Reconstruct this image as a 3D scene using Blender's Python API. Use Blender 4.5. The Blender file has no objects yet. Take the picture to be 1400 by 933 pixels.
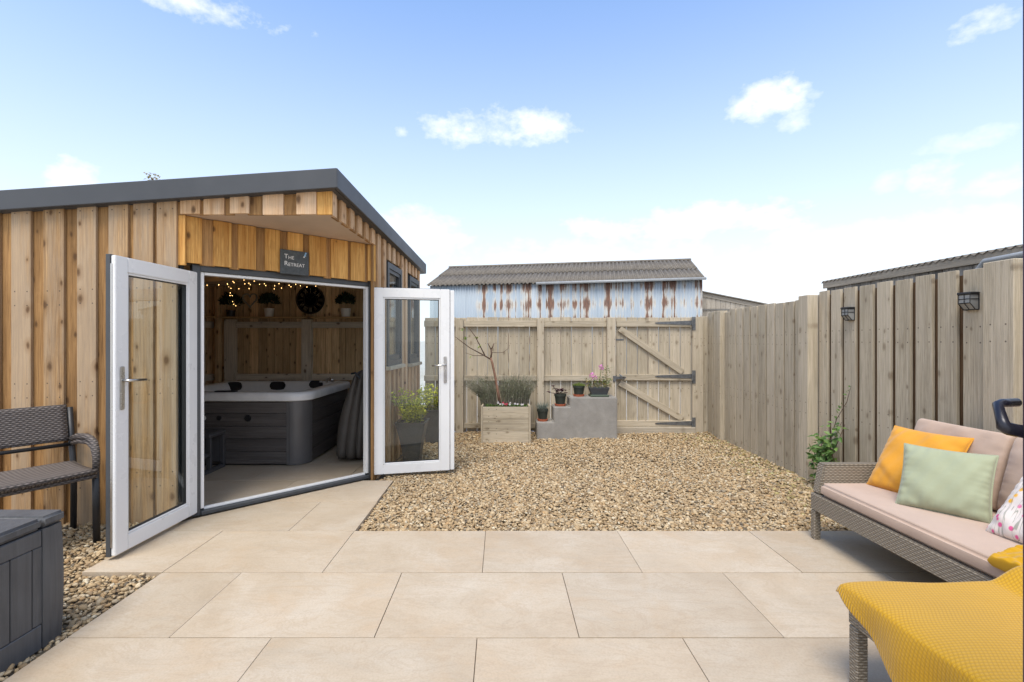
import bpy, bmesh, math, random
import numpy as np
from mathutils import Vector, Matrix
R = math.radians
random.seed(7)
scene = bpy.context.scene
C = scene.collection

# ------------------------------------------------------------------ camera
cam = bpy.data.cameras.new('camera')
cam_o = bpy.data.objects.new('camera', cam); C.objects.link(cam_o)
cam_o.location = (0, 0, 1.30); cam_o.rotation_euler = (R(90), 0, 0)
cam.sensor_width = 36.0; cam.lens = 664 / 1400 * 36.0
cam.shift_x = 15 / 1400
cam.clip_start = 0.05; cam.clip_end = 3000
scene.camera = cam_o

# ------------------------------------------------------------------ sky, sun, exposure
SUN_EL, SUN_AZ = R(64), R(197)           # azimuth clockwise from +Y (so the sun is high, behind the camera and a little to its left)
SKY_STRENGTH = 0.15
world = bpy.data.worlds.new('World'); scene.world = world; world.use_nodes = True
def build_world():
    nt = world.node_tree; N = nt.nodes; L = nt.links; N.clear()
    out = N.new('ShaderNodeOutputWorld'); bg = N.new('ShaderNodeBackground')
    bg.inputs[1].default_value = SKY_STRENGTH
    L.new(bg.outputs[0], out.inputs[0])
    sky = N.new('ShaderNodeTexSky'); sky.sky_type = 'NISHITA'; sky.sun_disc = False
    sky.sun_elevation = SUN_EL; sky.sun_rotation = SUN_AZ
    sky.air_density = 1.0; sky.dust_density = 1.0; sky.ozone_density = 1.5
    def m(op, a, b=None, c=None, clamp=False):
        n = N.new('ShaderNodeMath'); n.operation = op; n.use_clamp = clamp
        for i, v in enumerate((a, b, c)):
            if v is None: continue
            if isinstance(v, (int, float)): n.inputs[i].default_value = v
            else: L.new(v, n.inputs[i])
        return n.outputs[0]
    tc = N.new('ShaderNodeTexCoord'); sep = N.new('ShaderNodeSeparateXYZ'); L.new(tc.outputs['Generated'], sep.inputs[0])
    X, Y, Z = sep.outputs
    az = m('ARCTAN2', X, Y); el = m('ARCSINE', Z)
    comb = N.new('ShaderNodeCombineXYZ'); L.new(az, comb.inputs[0]); L.new(m('MULTIPLY', el, 1.5), comb.inputs[1])
    def noise(scale, detail, off=0):
        n = N.new('ShaderNodeTexNoise'); n.inputs['Scale'].default_value = scale; n.inputs['Detail'].default_value = detail
        n.inputs['Roughness'].default_value = 0.6
        if off:
            a = N.new('ShaderNodeVectorMath'); a.operation = 'ADD'; L.new(comb.outputs[0], a.inputs[0]); a.inputs[1].default_value = (off, off * .7, 0)
            L.new(a.outputs[0], n.inputs['Vector'])
        else: L.new(comb.outputs[0], n.inputs['Vector'])
        return n.outputs['Fac']
    n1 = m('SUBTRACT', noise(9, 12), 0.5)
    n2 = m('SUBTRACT', noise(34, 6, 4), 0.5)
    nn = m('ADD', m('MULTIPLY', n1, 3.6), m('MULTIPLY', n2, 1.5))
    clouds = [  # tangent-plane u, v of each cloud, half-sizes, opacity
        (-.70, .72, .33, .034, 1), (.00, .437, .19, .042, 1), (-.205, .43, .022, .014, .8), (.55, .492, .095, .052, 1), (.60, .45, .05, .03, .7),
        (.985, .645, .10, .032, .95), (-.87, .335, .085, .045, 1), (.38, .245, .29, .042, .9), (-.17, .225, .15, .05, .7),
        (.89, .345, .08, .05, .65), (1.03, .335, .10, .04, .6), (.80, .335, .05, .03, .5), (.95, .41, .14, .03, .5), (.75, .20, .5, .06, .6), (.18, .17, .35, .05, .5)]
    total = None
    for (u, v, su, sv, op) in clouds:
        a0 = math.atan(u); e0 = math.atan(v / math.sqrt(1 + u * u))
        sa = su / (1 + u * u); se = sv / math.sqrt(1 + u * u)
        d1 = m('POWER', m('ABSOLUTE', m('DIVIDE', m('SUBTRACT', az, a0), sa)), 2.0)
        d2 = m('POWER', m('ABSOLUTE', m('DIVIDE', m('SUBTRACT', el, e0), se)), 2.0)
        s = m('ADD', m('SUBTRACT', 0.75, m('ADD', d1, d2)), nn)
        mk = m('MULTIPLY', m('SMOOTH_MIN', m('MAXIMUM', m('MULTIPLY', s, 0.68), 0.0), 1.0, 0.25), op)
        total = mk if total is None else m('MAXIMUM', total, mk)
    # unseen cloud over the rest of the sky, thickened to whiten the light
    away = m('MULTIPLY', m('SUBTRACT', m('ABSOLUTE', az), 0.95), 3.0, clamp=True)
    g = m('MULTIPLY', m('SUBTRACT', noise(4.5, 8, 9), 0.44), 7.0, clamp=True)
    total = m('MAXIMUM', total, m('MULTIPLY', g, away), clamp=True)
    # bright thin haze towards the horizon
    hz = m('POWER', m('SUBTRACT', 1.0, m('MINIMUM', m('MAXIMUM', el, 0.0), 1.0)), 2.1)
    tint = N.new('ShaderNodeMix'); tint.data_type = 'RGBA'; tint.blend_type = 'MULTIPLY'; tint.inputs[0].default_value = 1.0
    L.new(sky.outputs[0], tint.inputs[6]); tint.inputs[7].default_value = (.62, .93, 1.18, 1)
    hm = N.new('ShaderNodeMix'); hm.data_type = 'RGBA'; L.new(m('MULTIPLY', hz, 1.05, clamp=True), hm.inputs[0])
    L.new(tint.outputs[2], hm.inputs[6]); hm.inputs[7].default_value = (4.35, 4.4, 4.55, 1)
    cm = N.new('ShaderNodeMix'); cm.data_type = 'RGBA'; L.new(total, cm.inputs[0])
    L.new(hm.outputs[2], cm.inputs[6]); cm.inputs[7].default_value = (5.2, 5.15, 5.1, 1)
    L.new(cm.outputs[2], bg.inputs[0])
build_world()
sl = bpy.data.lights.new('sun', 'SUN'); sl.energy = 2.1; sl.angle = R(28); sl.color = (1, .91, .78)
so = bpy.data.objects.new('sun', sl); C.objects.link(so)
sd = Vector((math.sin(SUN_AZ) * math.cos(SUN_EL), math.cos(SUN_AZ) * math.cos(SUN_EL), math.sin(SUN_EL)))
so.rotation_euler = sd.to_track_quat('Z', 'Y').to_euler(); so.location = (6, -6, 9)
scene.view_settings.view_transform = 'Standard'; scene.view_settings.look = 'None'
scene.view_settings.gamma = 1; scene.view_settings.use_curve_mapping = False
scene.view_settings.exposure = 0.85
scene.render.engine = 'CYCLES'
scene.cycles.use_denoising = True
scene.cycles.max_bounces = 10; scene.cycles.diffuse_bounces = 5; scene.cycles.transparent_max_bounces = 16
scene.cycles.sample_clamp_indirect = 8

# ------------------------------------------------------------------ helpers
WM = {}
def place(o, parent=None, world=None):
    C.objects.link(o)
    w = world if world is not None else Matrix.Identity(4)
    o.matrix_basis = w
    if parent is not None:
        o.parent = parent; o.matrix_parent_inverse = WM[parent.name].inverted()
    WM[o.name] = w
    return o
def tag(o, label, cat, group=None):
    o['label'] = label; o['category'] = cat
    if group: o['group'] = group
    return o
def structure(o): o['kind'] = 'structure'; return o
def stuff(o): o['kind'] = 'stuff'; return o
def thing(name, label, cat, loc=(0, 0, 0), group=None):
    o = bpy.data.objects.new(name, None); o.empty_display_size = .1
    place(o, None, Matrix.Translation(loc)); return tag(o, label, cat, group)
def frame(a, b, face):
    """local Z along a->b, local -Y towards face"""
    z = (b - a).normalized(); y = -(face - z * face.dot(z)).normalized(); x = y.cross(z)
    M = Matrix((x, y, z)).transposed().to_4x4(); M.translation = (a + b) / 2; return M
_boxes = {}
def box_mesh(sx, sy, sz, bev):
    k = (round(sx, 4), round(sy, 4), round(sz, 4), round(bev, 4))
    if k in _boxes: return _boxes[k]
    bm = bmesh.new(); bmesh.ops.create_cube(bm, size=1)
    bmesh.ops.scale(bm, vec=(sx, sy, sz), verts=bm.verts)
    if bev > 0: bmesh.ops.bevel(bm, geom=bm.edges[:], offset=bev, segments=1, affect='EDGES')
    me = bpy.data.meshes.new('box'); bm.to_mesh(me); bm.free(); _boxes[k] = me; return me
_matmesh = {}
def with_mat(me, mat):
    k = (me.name, mat.name)
    if k in _matmesh: return _matmesh[k]
    m2 = me.copy(); m2.materials.append(mat); _matmesh[k] = m2; return m2
def plank(name, a, b, width, thick, face, mat, parent, bev=.002):
    a, b, face = Vector(a), Vector(b), Vector(face)
    me = with_mat(box_mesh(width, thick, (b - a).length, bev), mat)
    return place(bpy.data.objects.new(name, me), parent, frame(a, b, face))
def block(name, lo, hi, mat, parent, bev=.003):
    lo, hi = Vector(lo), Vector(hi); s = hi - lo
    me = with_mat(box_mesh(s.x, s.y, s.z, bev), mat)
    return place(bpy.data.objects.new(name, me), parent, Matrix.Translation((lo + hi) / 2))

class MB:
    def __init__(s): s.v = []; s.f = []; s.c = []; s.mi = []; s.m = 0
    def add(s, vs, fs, col=None):
        n = len(s.v); s.v += [tuple(v) for v in vs]; s.f += [tuple(i + n for i in f) for f in fs]; s.mi += [s.m] * len(fs)
        if col is not None: s.c += [col] * len(vs)
    def box(s, lo, hi, M=None):
        x0, y0, z0 = lo; x1, y1, z1 = hi
        vs = [Vector(p) for p in ((x0,y0,z0),(x1,y0,z0),(x1,y1,z0),(x0,y1,z0),(x0,y0,z1),(x1,y0,z1),(x1,y1,z1),(x0,y1,z1))]
        if M: vs = [M @ v for v in vs]
        s.add(vs, [(3,2,1,0),(4,5,6,7),(0,1,5,4),(1,2,6,5),(2,3,7,6),(3,0,4,7)])
    def prism(s, poly, axis_from, axis_to):
        """poly: list of 3D points in one plane, moved by both offsets"""
        a, b = Vector(axis_from), Vector(axis_to); n = len(poly)
        vs = [Vector(p) + a for p in poly] + [Vector(p) + b for p in poly]
        s.add(vs, [tuple(range(n))[::-1], tuple(range(n, 2 * n))] + [(i, (i + 1) % n, n + (i + 1) % n, n + i) for i in range(n)])
    def tube(s, pts, rad, seg=8, cap=True):
        pts = [Vector(p) for p in pts]; n = len(pts)
        if not isinstance(rad, (list, tuple)): rad = [rad] * n
        vs = []; up = None
        for i, p in enumerate(pts):
            t = (pts[min(i + 1, n - 1)] - pts[max(i - 1, 0)]).normalized()
            if up is None:
                up = Vector((0, 0, 1)) if abs(t.z) < .9 else Vector((1, 0, 0))
            x = up.cross(t).normalized(); y = t.cross(x).normalized(); up = y
            for k in range(seg):
                a = 2 * math.pi * k / seg; vs.append(p + (x * math.cos(a) + y * math.sin(a)) * rad[i])
        fs = [(i * seg + k, i * seg + (k + 1) % seg, (i + 1) * seg + (k + 1) % seg, (i + 1) * seg + k) for i in range(n - 1) for k in range(seg)]
        if cap: fs += [tuple(range(seg))[::-1], tuple(range((n - 1) * seg, n * seg))]
        s.add(vs, fs)
    def lathe(s, prof, c=(0, 0, 0), seg=24, M=None):
        c = Vector(c); n = len(prof); vs = []
        for r, z in prof:
            for k in range(seg):
                a = 2 * math.pi * k / seg; p = Vector((r * math.cos(a), r * math.sin(a), z)); p = (M @ p if M else p) + c; vs.append(p)
        fs = [(i * seg + k, i * seg + (k + 1) % seg, (i + 1) * seg + (k + 1) % seg, (i + 1) * seg + k) for i in range(n - 1) for k in range(seg)]
        fs += [tuple(range(seg))[::-1], tuple(range((n - 1) * seg, n * seg))]
        s.add(vs, fs)
    def leaf(s, p, d, up, ln, w, col=None):
        """a folded pointed leaf"""
        d = d.normalized(); x = d.cross(up)
        if x.length < 1e-4: x = Vector((1, 0, 0))
        x.normalize(); n = x.cross(d)
        m1 = p + d * ln * .45
        s.add([p, m1 + x * w * .5 + n * w * .15, p + d * ln - n * ln * .12, m1 - x * w * .5 + n * w * .15, m1 - n * w * .05],
              [(0, 4, 1), (1, 4, 2), (2, 4, 3), (3, 4, 0)], col)
    def build(s, name, mats, parent=None, smooth=False, origin=None, bev=0, seg=2, subsurf=0, angle=None):
        vs = [Vector(v) for v in s.v]
        if origin is None:
            lo = Vector((min(v.x for v in vs), min(v.y for v in vs), min(v.z for v in vs)))
            hi = Vector((max(v.x for v in vs), max(v.y for v in vs), max(v.z for v in vs))); origin = (lo + hi) / 2; origin.z = lo.z
        o0 = Vector(origin)
        me = bpy.data.meshes.new(name); me.from_pydata([v - o0 for v in vs], [], s.f)
        if not isinstance(mats, (list, tuple)): mats = [mats]
        for m in mats: me.materials.append(m)
        if len(mats) > 1:
            for p, i in zip(me.polygons, s.mi): p.material_index = i
        if s.c and len(s.c) == len(vs):
            ca = me.color_attributes.new('Col', 'FLOAT_COLOR', 'POINT')
            ca.data.foreach_set('color', [q for c in s.c for q in (*c, 1)])
        bm = bmesh.new(); bm.from_mesh(me); bmesh.ops.recalc_face_normals(bm, faces=bm.faces)
        if bev > 0:
            es = [e for e in bm.edges if len(e.link_faces) == 2 and e.calc_face_angle(0) > .6]
            bmesh.ops.bevel(bm, geom=es, offset=bev, segments=seg, affect='EDGES', clamp_overlap=True)
        bm.to_mesh(me); bm.free()
        if smooth or angle:
            me.polygons.foreach_set('use_smooth', [True] * len(me.polygons))
            if angle: me.set_sharp_from_angle(angle=R(angle))
        o = bpy.data.objects.new(name, me); place(o, parent, Matrix.Translation(o0))
        if subsurf:
            md = o.modifiers.new('subsurf', 'SUBSURF'); md.levels = md.render_levels = subsurf
        return o

# ------------------------------------------------------------------ materials
class NT:
    def __init__(s, name):
        s.mat = bpy.data.materials.new(name); s.mat.use_nodes = True; s.nt = s.mat.node_tree; s.N = s.nt.nodes; s.L = s.nt.links
        s.b = s.N['Principled BSDF']; s.tc = s.N.new('ShaderNodeTexCoord'); s.oi = None
    def set(s, sock, v):
        if isinstance(v, (int, float)): sock.default_value = v
        elif isinstance(v, (tuple, list)):
            sock.default_value = (*v, 1) if (len(v) == 3 and sock.type == 'RGBA') else v
        else: s.L.new(v, sock)
    def m(s, op, a, b=None, c=None, clamp=False):
        n = s.N.new('ShaderNodeMath'); n.operation = op; n.use_clamp = clamp
        for i, v in enumerate((a, b, c)):
            if v is not None: s.set(n.inputs[i], v)
        return n.outputs[0]
    def rand(s):
        if s.oi is None: s.oi = s.N.new('ShaderNodeObjectInfo')
        return s.oi.outputs['Random']
    def vec(s, scale=(1, 1, 1), rnd=False, src='Object', rot=(0, 0, 0)):
        v = s.tc.outputs[src]
        if rnd:
            cx = s.N.new('ShaderNodeCombineXYZ'); r = s.rand()
            s.L.new(s.m('MULTIPLY', r, 37.1), cx.inputs[0]); s.L.new(s.m('MULTIPLY', r, 91.7), cx.inputs[1]); s.L.new(s.m('MULTIPLY', r, 53.3), cx.inputs[2])
            a = s.N.new('ShaderNodeVectorMath'); a.operation = 'ADD'; s.L.new(v, a.inputs[0]); s.L.new(cx.outputs[0], a.inputs[1]); v = a.outputs[0]
        mp = s.N.new('ShaderNodeMapping'); mp.inputs['Scale'].default_value = scale; mp.inputs['Rotation'].default_value = rot; s.L.new(v, mp.inputs[0])
        return mp.outputs[0]
    def noise(s, v, scale=1, detail=4, rough=.55, dist=0):
        n = s.N.new('ShaderNodeTexNoise'); n.inputs['Scale'].default_value = scale; n.inputs['Detail'].default_value = detail
        n.inputs['Roughness'].default_value = rough; n.inputs['Distortion'].default_value = dist
        s.L.new(v, n.inputs['Vector']); return n.outputs['Fac']
    def voro(s, v, scale=1, rnd=1.0):
        n = s.N.new('ShaderNodeTexVoronoi'); n.inputs['Scale'].default_value = scale; n.inputs['Randomness'].default_value = rnd; s.L.new(v, n.inputs['Vector']); return n
    def ramp(s, f, stops):
        n = s.N.new('ShaderNodeValToRGB'); e = n.color_ramp.elements
        while len(e) < len(stops): e.new(.5)
        for i, (p, c) in enumerate(stops): e[i].position = p; e[i].color = (*c, 1) if len(c) == 3 else c
        s.L.new(f, n.inputs[0]); return n.outputs[0]
    def mix(s, f, a, b, mode='MIX'):
        n = s.N.new('ShaderNodeMix'); n.data_type = 'RGBA'; n.blend_type = mode
        s.set(n.inputs[0], f); s.set(n.inputs[6], a); s.set(n.inputs[7], b); return n.outputs[2]
    def rng(s, f, a, b, c=0., d=1.):
        n = s.N.new('ShaderNodeMapRange'); n.clamp = True; s.L.new(f, n.inputs[0])
        for i, v in enumerate((a, b, c, d)): n.inputs[i + 1].default_value = v
        return n.outputs[0]
    def sep(s, v):
        n = s.N.new('ShaderNodeSeparateXYZ'); s.L.new(v, n.inputs[0]); return n.outputs
    def bump(s, h, strength=.3, dist=.01):
        n = s.N.new('ShaderNodeBump'); n.inputs['Strength'].default_value = strength; n.inputs['Distance'].default_value = dist
        s.L.new(h, n.inputs['Height']); s.L.new(n.outputs[0], s.b.inputs['Normal']); return n
    def done(s, col=None, rough=.6, metal=0, spec=None):
        if col is not None: s.set(s.b.inputs['Base Color'], col)
        s.set(s.b.inputs['Roughness'], rough); s.set(s.b.inputs['Metallic'], metal)
        if spec is not None: s.set(s.b.inputs['Specular IOR Level'], spec)
        return s.mat

def wood(name, dark, light, knot=(.09, .045, .02), knots=.8, vary=.35, grey=None, greyamt=0., rough=.8, nails=False):
    t = NT(name)
    g1 = t.noise(t.vec((34, 34, 1.2), True), 1, 7, .68, .9)
    g2 = t.noise(t.vec((190, 190, 5), True), 1, 4, .7)
    big = t.noise(t.vec((5, 5, 1.4), True), 1, 5, .62, .5)
    f = t.m('ADD', t.m('MULTIPLY', g1, .62), t.m('ADD', t.m('MULTIPLY', g2, .30), t.m('MULTIPLY', big, .34)))
    col = t.ramp(f, [(.47, dark), (.76, light)])
    ln_ = t.noise(t.vec((46, 46, .9), True), 1, 4, .55, 1.1)
    lines = t.rng(t.m('ABSOLUTE', t.m('SUBTRACT', ln_, .5)), .045, .0, 0, .55)
    col = t.mix(lines, col, tuple(k * .72 for k in dark))
    kx, ky, kz = t.sep(t.vec((7.5, 1.0, 4.2), True)); kc = t.N.new('ShaderNodeCombineXYZ'); t.L.new(kx, kc.inputs[0]); t.L.new(kz, kc.inputs[1])
    kv = t.voro(kc.outputs[0], 1, 1.0); kv.voronoi_dimensions = '2D'
    wob = t.noise(t.vec((30, 30, 18), True), 1, 3)
    speck = t.noise(t.vec((70, 70, 40), True), 1, 2, .5)
    dist = t.m('ADD', kv.outputs['Distance'], t.m('MULTIPLY', t.m('SUBTRACT', wob, .5), .12))
    cr_, cg_, cb_ = t.sep(kv.outputs['Color'])
    dist = t.m('DIVIDE', dist, t.m('ADD', .35, t.m('MULTIPLY', cg_, 1.1)))
    km = t.rng(dist, .125, .045, 0, knots)
    halo = t.rng(dist, .30, .07, 0, .6 * knots)
    # only some cells carry a knot
    keep = t.m('GREATER_THAN', cr_, .42)
    stain = t.rng(t.noise(t.vec((7, 7, 2.2), True), 1, 5, .7, .8), .56, .78, 0, .5)
    col = t.mix(stain, col, tuple(k * .62 for k in dark)); col = t.mix(t.rng(speck, .74, .80, 0, .55 * knots), col, knot)
    if grey:
        gm = t.noise(t.vec((9, 9, .8), True), 1, 5, .65)
        gr = t.m('ADD', t.rng(gm, .38, .64), t.m('MULTIPLY', t.m('SUBTRACT', t.rand(), .5), .9), clamp=True)
        col = t.mix(t.m('MULTIPLY', gr, greyamt), col, grey)
    col = t.mix(t.m('MULTIPLY', halo, keep), col, dark); col = t.mix(t.m('MULTIPLY', km, keep), col, knot)
    br = t.m('ADD', 1 - vary / 2, t.m('MULTIPLY', t.rand(), vary))
    cx = t.N.new('ShaderNodeCombineColor')
    for i in range(3): t.L.new(br, cx.inputs[i])
    col = t.mix(1.0, col, cx.outputs[0], 'MULTIPLY')
    if nails:
        ox, oy, oz = t.sep(t.tc.outputs['Object'])
        zr = t.m('SUBTRACT', t.m('PINGPONG', t.m('ADD', oz, 10.07), .33), .05); dx = t.m('SUBTRACT', t.m('ABSOLUTE', ox), .044)
        nd = t.m('SQRT', t.m('ADD', t.m('MULTIPLY', dx, dx), t.m('MULTIPLY', zr, zr)))
        col = t.mix(t.rng(nd, .0065, .0035, 0, .8), col, (.05, .04, .035))
    saw = t.noise(t.vec((12, 12, 150), True), 1, 2, .5)
    t.bump(t.m('ADD', t.m('ADD', g1, t.m('MULTIPLY', saw, .15)), t.m('MULTIPLY', g2, .7)), .5, .007)
    return t.done(col, rough, 0, .25)

def plain(name, col, rough=.5, metal=0, var=.12, scale=8, bump=0., spec=None):
    t = NT(name); n = t.noise(t.vec((1, 1, 1), True), scale, 5, .6)
    c2 = tuple(max(0, c * (1 - var)) for c in col); c3 = tuple(min(1, c * (1 + var)) for c in col)
    c = t.ramp(n, [(.3, c2), (.7, c3)])
    if bump: t.bump(t.noise(t.vec((1, 1, 1), True), scale * 12, 4), bump, .004)
    r = t.rng(n, .3, .7, max(.02, rough - .08), min(1, rough + .08))
    return t.done(c, r, metal, spec)

M = {}
M['clad_out'] = wood('weathered_larch', (.19, .10, .038), (.50, .305, .14), vary=.28, grey=(.36, .285, .205), greyamt=.62, nails=True)
M['clad_in'] = wood('warm_larch', (.215, .11, .040), (.47, .265, .105), vary=.4)
M['clad_gold'] = wood('sheltered_larch', (.46, .20, .045), (.80, .47, .15), vary=.22)
M['clad_side'] = wood('side_larch', (.42, .22, .09), (.72, .47, .26), vary=.25, grey=(.6, .47, .34), greyamt=.5)
M['fence'] = wood('stained_fence', (.36, .30, .21), (.60, .515, .385), knot=(.17, .125, .08), knots=.6, vary=.3, grey=(.40, .345, .27), greyamt=.5, nails=True)
M['gap_shade'] = wood('gap_shade_wood', (.085, .05, .025), (.16, .095, .05), vary=.3)  # shade inside the fence gaps, put into the dark colour of boards and rails
M['inside'] = wood('interior_fence', (.42, .26, .12), (.74, .50, .27), vary=.5)
M['inside_grey'] = wood('interior_rail', (.46, .38, .285), (.66, .56, .44), vary=.25)
M['shelf'] = wood('shelf_board', (.40, .24, .10), (.62, .40, .19), vary=.2)
M['old_wood'] = wood('old_shed_wood', (.13, .12, .11), (.30, .28, .25), knots=.4, vary=.5)
M['pale_wood'] = wood('pale_threshold', (.40, .34, .26), (.60, .53, .42), knots=.3)
M['soffit'] = plain('soffit_ply', (.52, .40, .30), .7, 0, .1, 3)
M['anth'] = plain('anthracite', (.055, .059, .064), .45, 0, .1, 6)
M['fascia'] = plain('anthracite_trim', (.052, .055, .060), .5, 0, .15, 2.5)
M['upvc'] = plain('white_upvc', (.76, .76, .755), .3, 0, .02, 4)
M['rubber'] = plain('black_gasket', (.012, .012, .013), .6)
M['chrome'] = plain('satin_metal', (.55, .53, .50), .28, 1.0, .05)
M['steel'] = plain('galvanised_steel', (.17, .175, .18), .55, .7, .3, 30)
M['acrylic'] = plain('white_acrylic', (.74, .72, .69), .18, 0, .06, 10)
M['tubpanel'] = wood('charcoal_panel', (.07, .06, .054), (.13, .115, .105), knots=0, vary=.15, rough=.55)
M['tubcorner'] = plain('charcoal_corner', (.115, .108, .104), .36, 0, .1, 4)
M['black'] = plain('black_plastic', (.012, .012, .013), .5)
M['cover'] = plain('vinyl_cover', (.07, .06, .05), .5, 0, .15, 9, .25)
M['stepplastic'] = plain('dark_resin_step', (.07, .068, .07), .45, 0, .1, 12)
M['slate'] = plain('slate', (.075, .085, .09), .75, 0, .3, 40, .3)
M['chalk'] = plain('chalk', (.75, .74, .72), .9)
M['blue'] = plain('blue_chalk', (.30, .48, .66), .9)
M['potblack'] = plain('dark_green_pot', (.028, .034, .026), .55, 0, .2, 20)
M['terra'] = plain('terracotta', (.42, .11, .05), .8, 0, .2, 20)
M['potwhite'] = plain('white_pot', (.62, .58, .52), .5)
M['planter'] = plain('graphite_planter', (.055, .058, .063), .55, 0, .2, 14, .1)
M['soil'] = plain('soil', (.035, .024, .016), .95, 0, .4, 60, .6)
M['white_daisy'] = plain('white_petals', (.60, .57, .58), .7)
M['pink'] = plain('pink_petals', (.68, .22, .55), .7)
M['red'] = plain('crimson_petals', (.5, .05, .1), .7)
M['handle_black'] = plain('dark_handle', (.02, .02, .028), .28, .3, .05)
M['door_dark'] = plain('dark_door_edge', (.035, .018, .05), .5)
M['roofpipe'] = plain('grey_pipe', (.30, .31, .315), .45)

def leafmat(name, a, b, rough=.55, trans=.25):
    t = NT(name); n = t.noise(t.vec(), 14, 4)
    g = t.N.new('ShaderNodeNewGeometry')
    f = t.m('ADD', t.m('MULTIPLY', n, .5), t.m('MULTIPLY', g.outputs['Random Per Island'], .55))
    c = t.ramp(f, [(.2, a), (.8, b)])
    t.done(c, rough)
    tr = t.N.new('ShaderNodeBsdfTranslucent'); t.L.new(c, tr.inputs[0])
    ms = t.N.new('ShaderNodeMixShader'); ms.inputs[0].default_value = trans
    out = t.N['Material Output']; t.L.new(t.b.outputs[0], ms.inputs[1]); t.L.new(tr.outputs[0], ms.inputs[2]); t.L.new(ms.outputs[0], out.inputs[0])
    return t.mat
M['leaf_lime'] = leafmat('lime_leaf', (.34, .38, .02), (.80, .76, .06))
M['leaf_green'] = leafmat('green_leaf', (.045, .10, .02), (.16, .26, .05))
M['leaf_dark'] = leafmat('dark_leaf', (.012, .025, .012), (.035, .06, .025))
M['leaf_lav'] = leafmat('lavender_leaf', (.17, .19, .11), (.34, .35, .23))
M['leaf_plum'] = leafmat('plum_leaf', (.035, .012, .018), (.12, .04, .055))
M['leaf_grey'] = leafmat('silver_leaf', (.12, .15, .12), (.26, .29, .25))
M['leaf_sedum'] = leafmat('sedum_leaf', (.16, .24, .04), (.30, .38, .08))
M['leaf_olive'] = leafmat('olive_leaf', (.16, .13, .03), (.36, .28, .07))
M['leaf_vine'] = leafmat('vine_leaf', (.05, .12, .022), (.19, .31, .07))
M['bark'] = plain('pinkish_bark', (.24, .13, .085), .8, 0, .25, 40, .3)
M['bark_dark'] = plain('dark_bark', (.10, .06, .04), .85, 0, .3, 40, .3)
M['twig'] = plain('grey_twig', (.27, .25, .19), .9, 0, .3, 50)

def glass_mat(name, tint=(.93, .96, .95)):
    t = NT(name); t.N.remove(t.b)
    tr = t.N.new('ShaderNodeBsdfTransparent'); tr.inputs[0].default_value = (*tint, 1)
    gl = t.N.new('ShaderNodeBsdfGlossy'); gl.inputs['Roughness'].default_value = .01
    lw_ = t.N.new('ShaderNodeLayerWeight'); lw_.inputs[0].default_value = .5
    ms = t.N.new('ShaderNodeMixShader'); t.L.new(t.m('ADD', .045, t.m('MULTIPLY', t.m('POWER', lw_.outputs['Facing'], 4.5), .9), clamp=True), ms.inputs[0]); t.L.new(tr.outputs[0], ms.inputs[1]); t.L.new(gl.outputs[0], ms.inputs[2])
    t.L.new(ms.outputs[0], t.N['Material Output'].inputs[0]); return t.mat
M['glass'] = glass_mat('clear_glass')
M['frosted'] = plain('frosted_pane', (.25, .25, .24), .2, 0, .1)

def paving():
    t = NT('porcelain_paving')
    a = t.noise(t.vec((1, 1, 1), True), 1.9, 7, .62, .9)
    st = t.noise(t.vec((1.2, 5, 1), True, rot=(0, 0, .6)), 1.6, 6, .6, 1.2)
    fine = t.noise(t.vec((1, 1, 1), True), 110, 3, .6)
    c = t.ramp(a, [(.28, (.425, .335, .235)), (.5, (.475, .388, .285)), (.72, (.515, .44, .345))])
    rust = t.rng(t.noise(t.vec((1, 1, 1), True), 3.1, 6, .65, .6), .50, .70, 0, .45)
    c = t.mix(rust, c, (.45, .32, .195))
    c = t.mix(t.rng(st, .5, .72, 0, .35), c, (.40, .345, .27))
    c = t.mix(t.rng(fine, .42, .7, 0, .35), c, (.33, .26, .185))
    vein = t.rng(t.m('ABSOLUTE', t.m('SUBTRACT', t.noise(t.vec((1.5, 4, 1), True, rot=(0, 0, .9)), 1.3, 8, .65, 1.6), .5)), .03, .0, 0, .30)
    c = t.mix(vein, c, (.36, .27, .18))
    dirt = t.rng(t.noise(t.vec((1, 1, 1), False), 30, 3, .7), .68, .80, 0, .3)
    c = t.mix(dirt, c, (.33, .25, .17))
    br = t.m('ADD', .95, t.m('MULTIPLY', t.rand(), .10))
    cx = t.N.new('ShaderNodeCombineColor')
    for i in range(3): t.L.new(br, cx.inputs[i])
    c = t.mix(1, c, cx.outputs[0], 'MULTIPLY')
    t.bump(t.m('ADD', st, t.m('MULTIPLY', fine, .35)), .12, .006)
    return t.done(c, t.rng(a, .3, .7, .5, .68), 0, .35)
M['paving'] = paving()
def gravelmat():
    t = NT('river_gravel'); at = t.N.new('ShaderNodeAttribute'); at.attribute_name = 'Col'
    n = t.noise(t.vec(), 160, 4, .65)
    c = t.mix(t.rng(n, .35, .75, 0, .5), at.outputs['Color'], (.22, .16, .10))
    return t.done(c, .75, 0, .3)
M['gravel'] = gravelmat()
def groundmat():
    t = NT('ground_soil'); n = t.noise(t.vec(), 40, 6, .7); c = t.ramp(n, [(.3, (.09, .072, .05)), (.7, (.22, .175, .12))])
    t.bump(n, .8, .02); return t.done(c, .95, 0, .1)
M['ground'] = groundmat()
def concretemat():
    t = NT('rendered_block'); n = t.noise(t.vec((1, 1, 1)), 5, 7, .65, .4); f = t.noise(t.vec((1, 1, 2.5)), 60, 4, .7)
    c = t.ramp(n, [(.25, (.235, .22, .20)), (.75, (.36, .34, .31))]); c = t.mix(t.rng(f, .4, .7, 0, .25), c, (.17, .155, .14))
    t.bump(t.m('ADD', n, t.m('MULTIPLY', f, .5)), .35, .008); return t.done(c, .9, 0, .2)
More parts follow.
